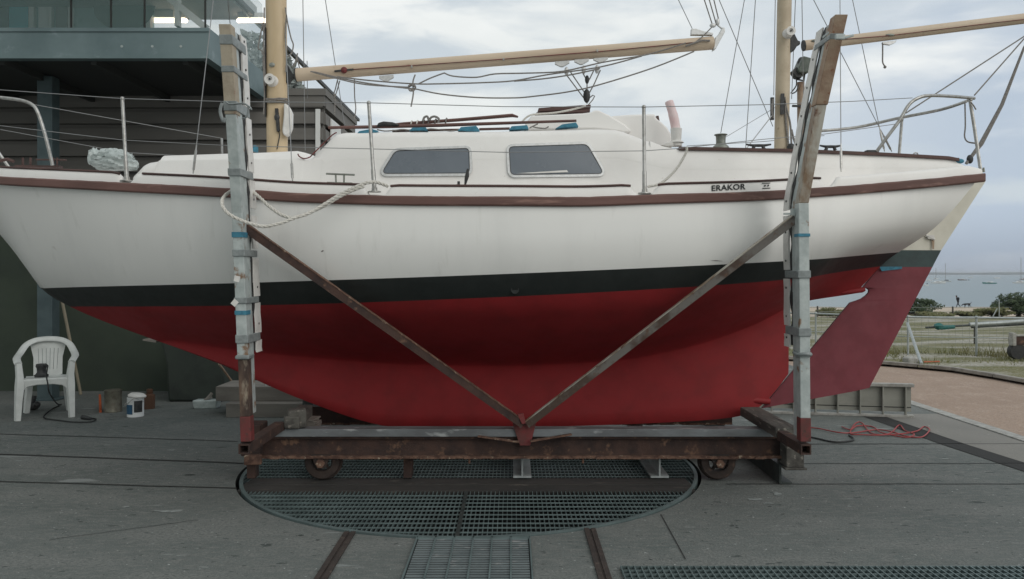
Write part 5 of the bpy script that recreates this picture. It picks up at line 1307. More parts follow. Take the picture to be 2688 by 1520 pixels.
# tins
def tin(px, py, r, h, mt, name, label, lid=None):
    c = UG(px, py); c.y += r; t = thing(name, c, label, 'paint tin')
    s_ = MB(); s_.lathe(c, [(r, 0), (r * 1.02, .006), (r, .01), (r, h - .01), (r * 1.03, h - .004), (r * 1.02, h)], 28); s_.build('can', mt, t, smooth=40)
    s_ = MB(); s_.lathe(c, [(r * .93, h - .005), (r * .93, h + .002), (r * .80, h - .004)], 28); s_.build('lid', lid or M['tin'], t, smooth=40)
    return t, c
t, c = tin(286, 1084, .088, .235, M['tin'], 'paint_tin', 'large bare metal paint tin standing on the concrete left of the white pail')
s_ = MB(); s_.tube([UG(264, 1083) + Vector((0, 0, .005)), UG(262, 1060) + Vector((0, 0, .10))], [.014, .012], 8); one('scraper', s_, M['orange'], 'orange handled scraper standing against the bare metal tin', 'scraper')
t, c = tin(346, 1096, .082, .20, M['bw'], 'paint_pail', 'white and blue labelled paint pail with a wire handle on the concrete', M['pale'])
s_ = MB(); vs = []; n_ = 12
for i in range(n_ + 1):
    th = R(200 + 75 * i / n_); vs += [c + Vector((.0845 * math.cos(th), .0845 * math.sin(th), .03)), c + Vector((.0845 * math.cos(th), .0845 * math.sin(th), .13))]
s_.add(vs, [(2 * i, 2 * i + 2, 2 * i + 3, 2 * i + 1) for i in range(n_)]); s_.build('label_band', M['paintblue'], t)
s_ = MB(); vs = []
for i in range(n_ + 1):
    th = R(285 + 60 * i / n_); vs += [c + Vector((.0845 * math.cos(th), .0845 * math.sin(th), .05)), c + Vector((.0845 * math.cos(th), .0845 * math.sin(th), .17))]
s_.add(vs, [(2 * i, 2 * i + 2, 2 * i + 3, 2 * i + 1) for i in range(n_)]); s_.build('label_band', M['dark'], t)
s_ = MB(); s_.tube(smooth_path([c + Vector(p) for p in ((-.088, 0, .15), (-.10, -.05, .11), (-.05, -.10, .13), (.03, -.09, .20), (.085, 0, .15))], 5), .004); s_.build('handle', M['steel'], t, smooth=60)
s_ = MB(); s_.lathe(c + Vector((.012, .005, .206)), [(.09, 0), (.092, .012), (.07, .03), (.05, .034)], 20, M=Matrix.Rotation(.12, 3, 'Y')); one('roller_tray', s_, M['pale'], 'white plastic tub lid tipped on top of the paint pail', 'lid')
c = UG(393, 1070); s_ = MB(); s_.lathe(c, [(.045, 0), (.05, .02), (.05, .09), (.03, .12), (.028, .15), (.034, .16), (.034, .205), (.02, .21)], 16); one('brown_bottle', s_, M['brown'], 'short brown bottle with a wide cap behind the paint pail', 'bottle')
c = UG(364, 1078); s_ = MB(); s_.lathe(c + Vector((.04, .14, 0)), [(.07, 0), (.072, .15), (.05, .16)], 20); one('brown_tin', s_, M['brown'], 'dull brown tin half hidden behind the paint pail', 'paint tin')
c = UG(535, 1075); c.y += .09; t = thing('white_tub', c, 'white plastic tub with a brush lying on the concrete below the hull', 'tub')
s_ = MB(); o = [(-.14, -.07), (.13, -.055), (.14, .07), (-.13, .07)]
s_.prism([c + Vector((x * .88, y * .88, .0)) for x, y in o], [c + Vector((x, y, .095)) for x, y in o]); s_.build('tub', M['bag'], t, bevel=.012)
s_ = MB(); s_.beam(c + Vector((.0, -.02, .10)), c + Vector((.05, .02, .165)), .05, .018); s_.tube([c + Vector((-.02, -.03, .10)), c + Vector((.06, .0, .12))], .012); s_.build('brush', M['block'], t)
# tarpaulin covered box, timber blocks, bag, dark winch
s_ = MB(); x0, x1 = U(440, 0, 9.3).x, U(585, 0, 9.3).x
s_.prism([Vector((x0, 9.3, 0)), Vector((x1, 9.3, 0)), Vector((x1 + .02, 9.32, .78)), Vector((x1 - .1, 9.36, .83)), Vector((x0 - .06, 9.34, .86)), Vector((x0 - .12, 9.32, .80)), Vector((x0 - .02, 9.3, .45))], [Vector((x0, 10.0, 0)), Vector((x1, 10.0, 0)), Vector((x1 + .02, 10.0, .78)), Vector((x1 - .1, 9.97, .83)), Vector((x0 - .06, 9.97, .86)), Vector((x0 - .12, 10.0, .80)), Vector((x0 - .02, 10.0, .45))])
one('covered_crate', s_, M['olive2'], 'big dark crate under a dull green tarpaulin against the wall below the bow', 'crate', bevel=.03)
s_ = MB(); s_.box(U(402, 893, 9.5), (.16, .2, .018), .1, M=Matrix.Rotation(.15, 3, 'Y')); one('board_offcut', s_, M['block'], 'small pale board lying on top of the tarpaulin covered crate', 'board', smooth=None)
s_ = MB(); s_.tube([UG(640, 1045, .02), U(575, 955, 8.9)], .012, 8); one('thin_stick', s_, M['rusttan'], 'thin brown stick leaning behind the left cradle post', 'stick')
for k_, (xa, xb, y_, z0, z1, nm) in enumerate(((668, 802, 8.3, .0, .145, 'lower, paler of the two sawn timber beams behind the left post'), (640, 806, 8.45, .146, .30, 'upper, greyer of the two sawn timber beams behind the left post'))):
    s_ = MB(); a, b = U(xa, 0, y_).x, U(xb, 0, y_).x; s_.bx(a - .3, b, y_, y_ + .5, z0, z1); one('timber_beam', s_, M['block'], nm, 'timber', 'sawn timber beams behind the post', None, .006)
s_ = crumple(U(742, 1012, 8.6), (.19, .12, .085), 11)
one('rag_bundle', s_, M['bag'], 'crumpled white plastic bundle on the timber beams under the hull', 'bag', smooth=40)
t = thing('winch_engine', (-1.55, 8.0, 0), 'dark greasy winch engine on the ground behind the keel', 'winch')
s_ = MB(); s_.bx(-2.1, -1.2, 7.95, 8.5, .05, .42); s_.bx(-1.2, -.7, 8.0, 8.4, .02, .30); s_.build('casing', M['darkrail'], t, bevel=.03)
s_ = MB(); s_.lathe((-1.0, 7.97, .18), [(.16, -.05), (.18, -.04), (.18, .04), (.16, .05)], 24, axis='Y'); s_.build('drum', M['seal'], t, smooth=40)
s_ = MB(); s_.tube([(-1.9, 8.1, .42), (-1.9, 8.1, .52), (-1.7, 8.1, .52)], .03, 8); s_.build('exhaust', M['rust'], t, smooth=40)

# ================================================================== club building on the left
bd = thing('boathouse', (-8, 10.6, 0), 'dark weatherboard boathouse with galvanised balcony and glass balustrade', 'building')
def bp(name, mb, mt, par=bd, smooth=None, bevel=0): return mb.build(name, mt, par, smooth=smooth, bevel=bevel)
s_ = MB(); XR = -2.52
s_.bx(-15, XR - .02, 10.15, 10.5, 0, 2.35); bp('lower_wall', s_, M['olive'])
s_ = MB(); z = 2.36; bh = .215
prof_b = []
while z < 3.74:
    prof_b += [(.05, z), (.05, z + .058), (-.035, z + .060), (-.025, z + bh - .002)]; z += bh
ztp = z
a = [Vector((-15, 10.62 + o, q)) for o, q in prof_b] + [Vector((-15, 10.75, ztp)), Vector((-15, 10.75, 2.36))]
b = [Vector((XR, p.y, p.z)) for p in a]
s_.prism(a, b)
a = [Vector((XR - .002 - o, 10.66, q)) for o, q in prof_b] + [Vector((XR - .12, 10.66, ztp)), Vector((XR - .12, 10.66, 2.36))]
s_.prism(a, [Vector((p.x, 12.6, p.z)) for p in a]); bp('weatherboards', s_, M['boards'])
s_ = MB(); s_.bx(-15, XR + .05, 10.56, 12.7, ztp, ztp + .09); s_.bx(-15, XR + .03, 10.58, 10.64, ztp - .14, ztp); s_.bx(XR - .02, XR + .03, 10.66, 12.65, ztp - .14, ztp); bp('parapet', s_, M['boards'])
s_ = MB(); s_.bx(XR - .09, XR - .03, 10.575, 10.60, 2.36, ztp - .18); s_.bx(XR + .034, XR + .05, 10.9, 11.5, 3.2, 3.62); bp('corner_trim', s_, M['whitewall'])
s_ = MB(); s_.bx(XR + .004, XR + .03, 10.7, 12.6, 0, 2.35); s_.bx(-15, XR, 12.6, 12.7, 0, 3.7); bp('side_wall', s_, M['olive'])
# balcony
XB = -3.27
s_ = MB(); s_.bx(-15, XB, 8.60, 8.70, 3.82, 4.15); s_.bx(XB - .10, XB, 8.70, 10.66, 3.82, 4.15); s_.bx(-15, XB, 8.585, 8.60, 4.11, 4.15); s_.bx(-15, XB, 8.585, 8.60, 3.82, 3.845); bp('balcony_fascia', s_, M['fascia'])
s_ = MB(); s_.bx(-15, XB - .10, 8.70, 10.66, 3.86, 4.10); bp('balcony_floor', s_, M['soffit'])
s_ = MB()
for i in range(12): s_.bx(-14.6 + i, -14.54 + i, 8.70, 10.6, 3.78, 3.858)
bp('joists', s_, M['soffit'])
for px in (320, 400, 475):
    c = U(px, 122, 8.60); h_ = MB(); h_.lathe(c, [(.014, -.004), (.014, .006)], 8, axis='Y'); bp('bolt', h_, M['galv'])
s_ = MB(); s_.bx(-5.62, -5.44, 9.42, 9.58, 0, 3.84); s_.bx(-5.70, -5.36, 9.36, 9.64, 0, .02); bp('column', s_, M['column'], bevel=.006)
# upper storey
s_ = MB(); Y = 10.8; s_.bx(-15, U(392, 0, Y).x, Y + .05, Y + .15, 4.15, 5.12); bp('upper_wall', s_, mat('upper_glazing', (.30, .44, .45), .3, c2=(.22, .34, .35), sc=1.3))
for xa, xb, mt in ((0, 24, 'column'), (26, 76, 'teal'), (77, 90, 'whitewall'), (103, 128, 'bw'), (129, 137, 'whitewall'), (148, 178, 'boards'), (180, 190, 'whitewall'), (288, 296, 'fascia'), (383, 396, 'whitewall')):
    s_ = MB(); s_.bx(U(xa, 0, Y).x, U(xb, 0, Y).x, Y - .02, Y + .048, 4.16, 5.11); bp('blind' if mt == 'teal' else 'window_frame', s_, M[mt])
s_ = MB(); s_.ball((U(375, 0, 10.79).x - .25, 10.78, 5.12), .42, 16, 10, (1, .06, .8)); bp('curtain', s_, mat('green_curtain', (.05, .085, .075), .8))
s_ = MB(); s_.bx(-15, -3.64, 8.0, 11.36, 5.12, 5.30); bp('roof', s_, mat('pale_soffit', (.46, .475, .475), .7, c2=(.41, .425, .425), sc=2))
s_ = MB(); s_.beam((-3.60, 8.0, 5.10), (-3.60, 18.7, 5.10), .05, .06); o = bp('eave_beam', s_, M['dark'])
s_ = MB(); s_.beam((-3.645, 8.0, 5.08), (-3.645, 13.0, 5.08), .018, .06); bp('eave_trim', s_, M['galv'], o)
s_ = MB(); s_.beam(U(440, -8, 9.6), U(542, 74, 9.6), .07, .08); s_.beam(U(467, -8, 9.6), U(467, 70, 9.6), .05, .08, (0, 1, 0)); bp('white_strut', s_, M['whitewall'])
s_ = MB(); s_.bx(-6.2, -4.3, 11.4, 11.45, 4.15, 4.72); bp('rear_parapet', s_, M['boards'])
gm = bpy.data.materials.new('greenish_glass'); gm.use_nodes = True; gb = gm.node_tree.nodes['Principled BSDF']
gb.inputs['Base Color'].default_value = (.25, .36, .35, 1); gb.inputs['Roughness'].default_value = .06; gb.inputs['Alpha'].default_value = .20
xe = XB - .06
edges = [-14, -12.2, -10.4, -8.6, U(188, 0, 8.66).x, U(293, 0, 8.66).x, U(381, 0, 8.66).x, xe]
for i in range(len(edges) - 1):
    s_ = MB(); s_.bx(edges[i] + .008, edges[i + 1] - .008, 8.655, 8.667, 4.152, 5.08); o = bp('glass_panel', s_, gm)
    e = MB(); e.bx(edges[i + 1] - .012, edges[i + 1] + .002, 8.650, 8.672, 4.152, 5.08); bp('panel_edge', e, M['soffit'], o)
s_ = MB(); s_.bx(xe - .006, xe + .006, 8.67, 10.6, 4.152, 5.08); bp('glass_panel', s_, gm)
for px, wpx, dd in ((430, 58, 11.0), (480, 14, 11.1), (660, 66, 11.1)):
    c = U(px, 54, dd); wv = wpx * dd / FPX
    t = thing('bulkhead_lamp', c, {430: 'long lit lamp on the balcony ceiling, seen through the glass left of the white strut', 480: 'short lit lamp seen end on, right of the white strut', 660: 'long lit lamp under the eave close beside the main mast'}[px], 'lamp', 'lit lamps under the balcony roof')
    s_ = MB(); s_.tube([c + Vector((-wv / 2, 0, 0)), c + Vector((wv / 2, 0, 0))], .034, 12, flat=.9); s_.ball(c + Vector((-wv / 2, 0, 0)), .034); s_.ball(c + Vector((wv / 2, 0, 0)), .034); s_.build('diffuser', M['lamp'], t, smooth=50)
    s_ = MB(); s_.bx(c.x - wv / 2, c.x + wv / 2, c.y - .05, c.y + .05, c.z + .03, 5.119); s_.build('backplate', M['whitewall'], t)
# ================================================================== trees, fence, beach, bay
def leafcloud(name, c, rad, n, size, mt, parent, seed, clumps=14, shape=None):
    rnd = random.Random(seed); s_ = MB(); cl = []
    for i in range(clumps):
        while True:
            p = Vector((rnd.uniform(-1, 1), rnd.uniform(-1, 1), rnd.uniform(-1, 1)))
            if .25 < p.length < 1: break
        cl.append((Vector((p.x * rad[0], p.y * rad[1], p.z * rad[2])) * .78, rnd.uniform(.22, .42)))
    for i in range(n):
        cc, rr = rnd.choice(cl)
        d_ = Vector((rnd.gauss(0, 1), rnd.gauss(0, 1), rnd.gauss(0, 1))).normalized() * rr * (rnd.random() ** .4)
        p = Vector(c) + cc + Vector((d_.x * rad[0], d_.y * rad[1], d_.z * rad[2]))
        if shape and not shape(p): continue
        q = size * rnd.uniform(.6, 1.5)
        e1 = Vector((rnd.gauss(0, 1), rnd.gauss(0, 1), rnd.gauss(0, 1))).normalized(); e2 = e1.orthogonal().normalized()
        s_.add([p - e1 * q, p + e2 * q * .45, p + e1 * q, p - e2 * q * .45], [(0, 1, 2, 3)])
    return s_.build(name, mt, parent, merge=False)
def tree(name, loc, label, cat, c, rad, n, size, mt, seed, group=None, clumps=16):
    t = thing(name, loc, label, cat, group); loc = Vector(loc); c = Vector(c); s_ = MB()
    r0 = rad[0] * .07
    s_.tube([loc, loc.lerp(c, .45) + Vector((.05 * rad[0], 0, 0)), c], [r0 * 1.3, r0, r0 * .35], 8)
    rnd = random.Random(seed + 5)
    for i in range(7):
        a = loc.lerp(c, rnd.uniform(.45, .9)); th = rnd.uniform(0, 6.28)
        s_.tube([a, a + Vector((math.cos(th) * rad[0] * .35, math.sin(th) * rad[1] * .35, rad[2] * .25)), a + Vector((math.cos(th) * rad[0] * .75, math.sin(th) * rad[1] * .75, rad[2] * .45))], [r0 * .5, r0 * .3, r0 * .1], 5)
    s_.build('trunk', M['bark'], t, smooth=60)
    leafcloud('crown', c, rad, n, size, mt, t, seed, clumps)
    return t
tree('broadleaf_tree', (-7.6, 22, 0), 'grey-green tree rising behind the boathouse roof beside the main mast', 'tree', (-7.55, 22, 5.7), (1.9, 1.9, 2.6), 45000, .115, M['leafgrey'], 3, clumps=60)
def bush(px, py, wm, hm, d_, seed, label, n=5000, mt='leaf', nm='bush'):
    z = ter(0, d_); x = (px - CX) * d_ / FPX
    tree(nm, (x, d_, z - .05), label, 'bush', (x, d_, z + hm * .52), (wm / 2, wm * .4, hm * .55), n, .07, M[mt], seed, 'bushes at the edge of the beach', clumps=22)
bush(2398, 0, 3.1, 1.08, 46, 11, 'dark green bush at the beach edge right behind the rudder', 7000)
bush(2672, 0, 2.9, 1.32, 45.5, 12, 'tall dark green bush at the beach edge by the right picture border', 7000)
bush(2740, 0, 3.4, 1.15, 45, 17, 'dark bush half cut off by the right picture border', 5000)
bush(2190, 0, 2.6, .50, 46, 13, 'low dry scrub seen through the gap ahead of the rudder', 2500, 'dune')
bush(2540, 0, 1.9, .34, 45, 14, 'small tuft of dune grass on the sand between the two bushes', 1500, 'dune', 'dune_tuft')
bush(2606, 0, 2.6, .55, 45, 15, 'pale dune grass clump at the left foot of the tall bush', 2500, 'dune', 'dune_tuft')
bush(2440, 0, 3.2, .30, 44.5, 16, 'low dune grass in front of the bush behind the rudder', 2000, 'dune', 'dune_tuft')

# pipe fence
fn = thing('pipe_fence', (7.2, 14.4, 0), 'galvanised pipe rail fence with wire mesh across the grass', 'fence')
fp = [Vector(p) for p in ((4.4, 16.9, 0), (5.95, 15.6, 0), (7.17, 14.42, 0), (8.28, 14.2, 0), (9.6, 14.0, 0), (11.2, 13.8, 0))]
for i, p in enumerate(fp):
    s_ = MB(); s_.tube([p + Vector((0, 0, -.1)), p + Vector((0, 0, .715))], .018, 10); s_.ball(p + Vector((0, 0, .72)), .028); s_.build('fence_post', M['pipe'], fn, smooth=50)
for z, r in ((.715, .018), (.36, .008)):
    for i in range(len(fp) - 1):
        s_ = MB(); s_.tube([fp[i] + Vector((0, 0, z)), (fp[i] + fp[i + 1]) / 2 + Vector((0, 0, z - .006)), fp[i + 1] + Vector((0, 0, z))], r, 8); s_.build('fence_rail', M['pipe'], fn, smooth=50)
for i in range(len(fp) - 1):
    s_ = MB(); a, b = fp[i], fp[i + 1]; n_ = int((b - a).length / .11)
    for q in range(1, n_): p = a.lerp(b, q / n_); s_.tube([p + Vector((0, 0, .04)), p + Vector((0, 0, .70))], .0015, 3)
    for z in (.06, .18, .29, .45, .56, .65): s_.tube([a + Vector((0, 0, z)), b + Vector((0, 0, z))], .0015, 3)
    s_.build('wire_mesh', M['mesh'], fn, merge=False)
s_ = MB(); s_.tube([Vector((6.66, 12.95, .02)), Vector((7.15, 14.40, .60))], .026, 10); s_.build('brace', M['pipe'], fn, smooth=50)
s_ = MB(); s_.box((6.55, 13.1, .06), (.20, .16, .14), .3); one('concrete_lump', s_, M['formedge'], 'rough concrete footing beside the slanting fence brace', 'concrete block', bevel=.03)
s_ = MB(); s_.tube([UG(2425, 950, .05), UG(2466, 949, .05)], .012, 6); one('orange_stake', s_, M['orange'], 'orange stake lying in the grass by the fence brace', 'stake')
dn = thing('dune_fence', (24, 45, ter(0, 45)), 'thin wire fence on timber posts at the back of the beach', 'fence')
for px in (2146, 2320, 2501, 2630, 2780):
    x = (px - CX) * 45 / FPX; z = ter(x, 45); s_ = MB(); s_.tube([(x, 45, z - .1), (x, 45, z + .62)], .05, 6); s_.build('fence_post', M['timber'], dn, smooth=50)
s_ = MB()
for q in (.3, .55): s_.tube([((2100 - CX) * 45 / FPX, 45, ter(0, 45) + q), ((2900 - CX) * 45 / FPX, 45, ter(0, 45) + q)], .012, 4)
s_.build('wire', M['mesh'], dn)
s_ = MB(); x = (2618 - CX) * 44 / FPX; z = ter(0, 44)
s_.tube([(x - .25, 44, z + .05), (x, 44, z + .5)], .03, 6); s_.tube([(x + .1, 44, z), (x + .1, 44, z + .95)], .03, 6); one('leaning_stake', s_, M['pipe'], 'pale leaning stakes in front of the tall bush by the beach', 'stake')
# old mast on added support posts, none visible in the image; trailer end
t = thing('stored_mast', (9.5, 17, .35), 'old grey mast with green wrapping lying across the grass behind the fence', 'mast')
def m17(px, py): return U(px, py, 17)
s_ = MB(); s_.tube([m17(2545, 852), m17(2620, 848), m17(2700, 842), m17(2830, 832)], .045, 10); s_.build('spar', M['pipe'], t, smooth=50)
s_ = MB(); s_.tube([m17(2430, 860), m17(2470, 858), m17(2560, 853)], .022, 8); s_.tube([m17(2550, 858), m17(2640, 853), m17(2760, 846)], .03, 8); s_.build('boom', M['darkrail'], t, smooth=50)
s_ = MB(); s_.ball(m17(2464, 857), .07, sc=(1.6, 1, 1), jit=.15); s_.tube([m17(2470, 860), m17(2505, 858)], [.05, .04], 8); s_.build('wrapping', mat('green_wrap', (.02, .13, .12), .7), t, smooth=30)
for px in (2560, 2720):
    p = m17(px, 855); s_ = MB(); s_.tube([(p.x, 17, ter(p.x, 17) - .03), (p.x, 17, p.z - .03)], .035, 6); s_.build('added_support', M['timber'], t, smooth=50)
t = thing('boat_trailer', (9.0, 13.4, .1), 'end of a dark boat trailer with a white post at the right picture border', 'trailer')
s_ = MB(); s_.bx(8.44, 11, 13.35, 13.55, .30, .44); s_.build('chassis', M['rust'], t, bevel=.01)
s_ = MB(); s_.bx(8.36, 8.43, 13.3, 13.42, .29, .51); s_.bx(8.43, 11, 13.33, 13.40, .445, .475); s_.build('bolster', M['formedge'], t, bevel=.02)
s_ = MB(); s_.lathe((8.50, 13.42, .19), [(.05, -.06), (.13, -.055), (.14, 0), (.13, .055), (.05, .06)], 20, axis='Y'); s_.bx(8.7, 11, 13.36, 13.54, .14, .29); s_.build('wheel', M['seal'], t, smooth=40)
# grass blades
rnd = random.Random(9); s_ = MB()
def blade(x, y, z, h, w):
    th = rnd.uniform(0, 6.28); a = Vector((math.cos(th), math.sin(th), 0)) * w; ln = Vector((rnd.gauss(0, .35), rnd.gauss(0, .35), 1)) * h
    p = Vector((x, y, z)); s_.add([p - a, p + a, p + ln * .6 + a * .6 + Vector((0, 0, 0)), p + ln], [(0, 1, 2, 3)])
for i in range(4500):
    k_ = rnd.random()
    if k_ < .55:
        q = rnd.random() * (len(fp) - 1); j = int(q); p = fp[j].lerp(fp[j + 1], q - j); x, y = p.x + rnd.gauss(0, .25), p.y + rnd.gauss(-.15, .30); h = rnd.uniform(.05, .20)
    else:
        x, y = rnd.uniform(6.4, 12), rnd.uniform(12.4, 15.5); h = rnd.uniform(.03, .09)
    n_ = math.sin(x * 3.1) + math.sin(y * 4.3 + x)
    if n_ < -.2: continue
    blade(x, y, .03, h * (.7 + .35 * n_), .006)
tag(s_.build('grass_tufts', mat('grass_blades', (.15, .155, .05), .85, c2=(.24, .22, .105), sc=1.6, lo=.4, hi=.6), merge=False), 'tufts of green and dry grass along the pipe fence', 'grass', kind='stuff')

# ---- person and dog on the beach
def skin_fig(name, nodes, edges, mt, parent, sub=2):
    me = bpy.data.meshes.new(name); names = list(nodes); ix = {n_: i for i, n_ in enumerate(names)}
    me.from_pydata([nodes[n_][0] for n_ in names], [(ix[a], ix[b]) for a, b in edges], []); 
    o = bpy.data.objects.new(name, me); COL.objects.link(o)
    md = o.modifiers.new('skin', 'SKIN'); md.use_smooth_shade = True
    for i, n_ in enumerate(names):
        r = nodes[n_][1]; r = r if isinstance(r, tuple) else (r, r); me.skin_vertices[0].data[i].radius = r
        me.skin_vertices[0].data[i].use_root = (i == 0)
    s = o.modifiers.new('sub', 'SUBSURF'); s.levels = s.render_levels = sub
    dg = bpy.context.evaluated_depsgraph_get(); m2 = bpy.data.meshes.new_from_object(o.evaluated_get(dg))
    bpy.data.objects.remove(o); o = bpy.data.objects.new(name, m2); COL.objects.link(o); m2.materials.clear(); m2.materials.append(mt)
    m2.polygons.foreach_set('use_smooth', [True] * len(m2.polygons))
    if parent: setparent(o, parent)
    return o
dP = 113.0; xP = (2515 - CX) * dP / FPX; zP = ter(xP, dP) + .12 * math.sin(xP * .21 + dP * .1) + .0
B0 = Vector((xP, dP, zP))
def hand(nd, ed, w_, dx, sgn, tag_):
    """five unequal curled fingers on a palm below wrist w_"""
    b = nd[w_][0]; nd[tag_ + 'palm'] = (b + Vector((dx * .02, 0, -.07)), (.035, .018)); ed.append((w_, tag_ + 'palm'))
    for k_, (oy, ln) in enumerate(((-.027, .065), (-.009, .075), (.009, .07), (.026, .055))):
        n1_, n2_ = f'{tag_}f{k_}a', f'{tag_}f{k_}b'
        nd[n1_] = (b + Vector((dx * .025, oy, -.10)), .009); nd[n2_] = (b + Vector((dx * .06, oy, -.10 - ln * .8)), .008)
        ed += [(tag_ + 'palm', n1_), (n1_, n2_)]
    nd[tag_ + 'th'] = (b + Vector((dx * .03, -.045, -.075)), .010); nd[tag_ + 'th2'] = (b + Vector((dx * .06, -.055, -.105)), .009); ed += [(tag_ + 'palm', tag_ + 'th'), (tag_ + 'th', tag_ + 'th2')]
V = Vector
nd = {'pelvis': (B0 + V((.02, 0, .90)), (.15, .13)), 'waist': (B0 + V((-.04, 0, 1.08)), (.14, .15)), 'chest': (B0 + V((-.11, 0, 1.30)), (.155, .19)), 'neck': (B0 + V((-.17, 0, 1.46)), .06), 'head0': (B0 + V((-.215, 0, 1.54)), .075), 'head1': (B0 + V((-.245, 0, 1.63)), (.10, .085)), 'head2': (B0 + V((-.25, 0, 1.71)), .06),
      'nose': (B0 + V((-.345, 0, 1.61)), .014), 'shl': (B0 + V((-.12, -.19, 1.38)), .07), 'ell': (B0 + V((.0, -.24, 1.12)), .048), 'wrl': (B0 + V((-.16, -.24, .93)), .032),
      'shr': (B0 + V((-.12, .19, 1.38)), .07), 'elr': (B0 + V((.06, .25, 1.14)), .048), 'wrr': (B0 + V((.05, .26, .90)), .032),
      'hl': (B0 + V((.02, -.09, .84)), .095), 'kl': (B0 + V((-.16, -.09, .47)), .065), 'al': (B0 + V((-.30, -.09, .09)), .045), 'tl': (B0 + V((-.46, -.09, .05)), (.035, .045)),
      'hr': (B0 + V((.02, .09, .84)), .095), 'kr': (B0 + V((.10, .09, .48)), .065), 'ar': (B0 + V((.36, .09, .16)), .045), 'tr': (B0 + V((.26, .09, .03)), (.035, .045))}
ed = [('pelvis', 'waist'), ('waist', 'chest'), ('chest', 'neck'), ('neck', 'head0'), ('head0', 'head1'), ('head1', 'head2'), ('head1', 'nose'), ('chest', 'shl'), ('shl', 'ell'), ('ell', 'wrl'), ('chest', 'shr'), ('shr', 'elr'), ('elr', 'wrr'), ('pelvis', 'hl'), ('hl', 'kl'), ('kl', 'al'), ('al', 'tl'), ('pelvis', 'hr'), ('hr', 'kr'), ('kr', 'ar'), ('ar', 'tr')]
hand(nd, ed, 'wrl', -1, 1, 'L'); hand(nd, ed, 'wrr', -1, 1, 'R')
pr = thing('person', B0, 'person in dark clothes striding left along the beach by the dog', 'person')
skin_fig('body', nd, ed, M['cloth'], pr)
s_ = MB(); h0 = B0 + V((-.225, 0, 1.655)); s_.ball(h0, .115, 14, 10, (1.0, .9, .95), jit=.03); s_.build('hair', M['hair'], pr, smooth=60)
s_ = MB(); s_.ball(B0 + V((-.295, 0, 1.59)), .072, 14, 10, (.75, .95, 1.2)); s_.ball(B0 + V((-.345, 0, 1.585)), .018, 8, 6, (1, .8, 1.2))
for q in (-1, 1): s_.ball(B0 + V((-.23, q * .095, 1.61)), .028, 8, 6, (.6, .4, 1.1))
s_.build('face', M['skin'], pr, smooth=60)
s_ = MB()
for q in (-1, 1): s_.ball(B0 + V((-.345, q * .03, 1.615)), .010, 8, 6)
s_.ball(B0 + V((-.343, 0, 1.545)), .014, 8, 6, (.5, 1.8, .4)); s_.build('eyes_and_mouth', M['dark'], pr, smooth=60)
s_ = MB(); s_.ball(B0 + V((.06, 0, 1.27)), .2, 14, 10, (.62, .8, 1.15)); one('backpack', s_, M['cloth'], 'dark backpack worn by the person walking on the beach', 'backpack')
# dog: head low to the left, tail up to the right
D1 = Vector((xP + 1.22, dP - .1, ter(xP, dP) + .12 * math.sin((xP + 1.5) * .21 + dP * .1)))
nd = {'chest': (D1 + V((-.30, 0, .47)), (.13, .15)), 'belly': (D1 + V((.05, 0, .51)), (.10, .115)), 'rump': (D1 + V((.33, 0, .52)), (.105, .12)), 'neck': (D1 + V((-.50, 0, .50)), .085), 'head': (D1 + V((-.64, 0, .40)), (.08, .08)), 'muz': (D1 + V((-.76, 0, .30)), .042), 'nose': (D1 + V((-.82, 0, .26)), .03),
      't1': (D1 + V((.46, 0, .58)), .035), 't2': (D1 + V((.60, 0, .70)), .032), 't3': (D1 + V((.58, 0, .84)), .018), 'el': (D1 + V((-.62, .06, .47)), .022), 'el2': (D1 + V((-.58, .11, .40)), .02), 'er': (D1 + V((-.62, -.06, .47)), .022), 'er2': (D1 + V((-.58, -.11, .40)), .02)}
ed = [('chest', 'belly'), ('belly', 'rump'), ('chest', 'neck'), ('neck', 'head'), ('head', 'muz'), ('muz', 'nose'), ('rump', 't1'), ('t1', 't2'), ('t2', 't3'), ('head', 'el'), ('el', 'el2'), ('head', 'er'), ('er', 'er2')]
for q, dx in ((-1, -.10), (1, .08)):
    k_ = 'f%d' % q
    nd.update({k_ + 's': (D1 + V((-.30, q * .10, .40)), .065), k_ + 'e': (D1 + V((-.28 + dx * .4, q * .10, .27)), .042), k_ + 'w': (D1 + V((-.30 + dx, q * .10, .12)), .03), k_ + 'p': (D1 + V((-.33 + dx * 1.2, q * .10, .02)), .032)})
    ed += [('chest', k_ + 's'), (k_ + 's', k_ + 'e'), (k_ + 'e', k_ + 'w'), (k_ + 'w', k_ + 'p')]
    k_ = 'h%d' % q
    nd.update({k_ + 's': (D1 + V((.34, q * .09, .42)), .085), k_ + 'e': (D1 + V((.26 - dx * .3, q * .09, .30)), .055), k_ + 'w': (D1 + V((.42 - dx, q * .09, .16)), .03), k_ + 'p': (D1 + V((.36 - dx * 1.2, q * .09, .02)), .032)})
    ed += [('rump', k_ + 's'), (k_ + 's', k_ + 'e'), (k_ + 'e', k_ + 'w'), (k_ + 'w', k_ + 'p')]
dg_ = skin_fig('dog', nd, ed, M['fur'], None)
tag(dg_, 'black dog with raised tail following the person along the beach', 'dog')

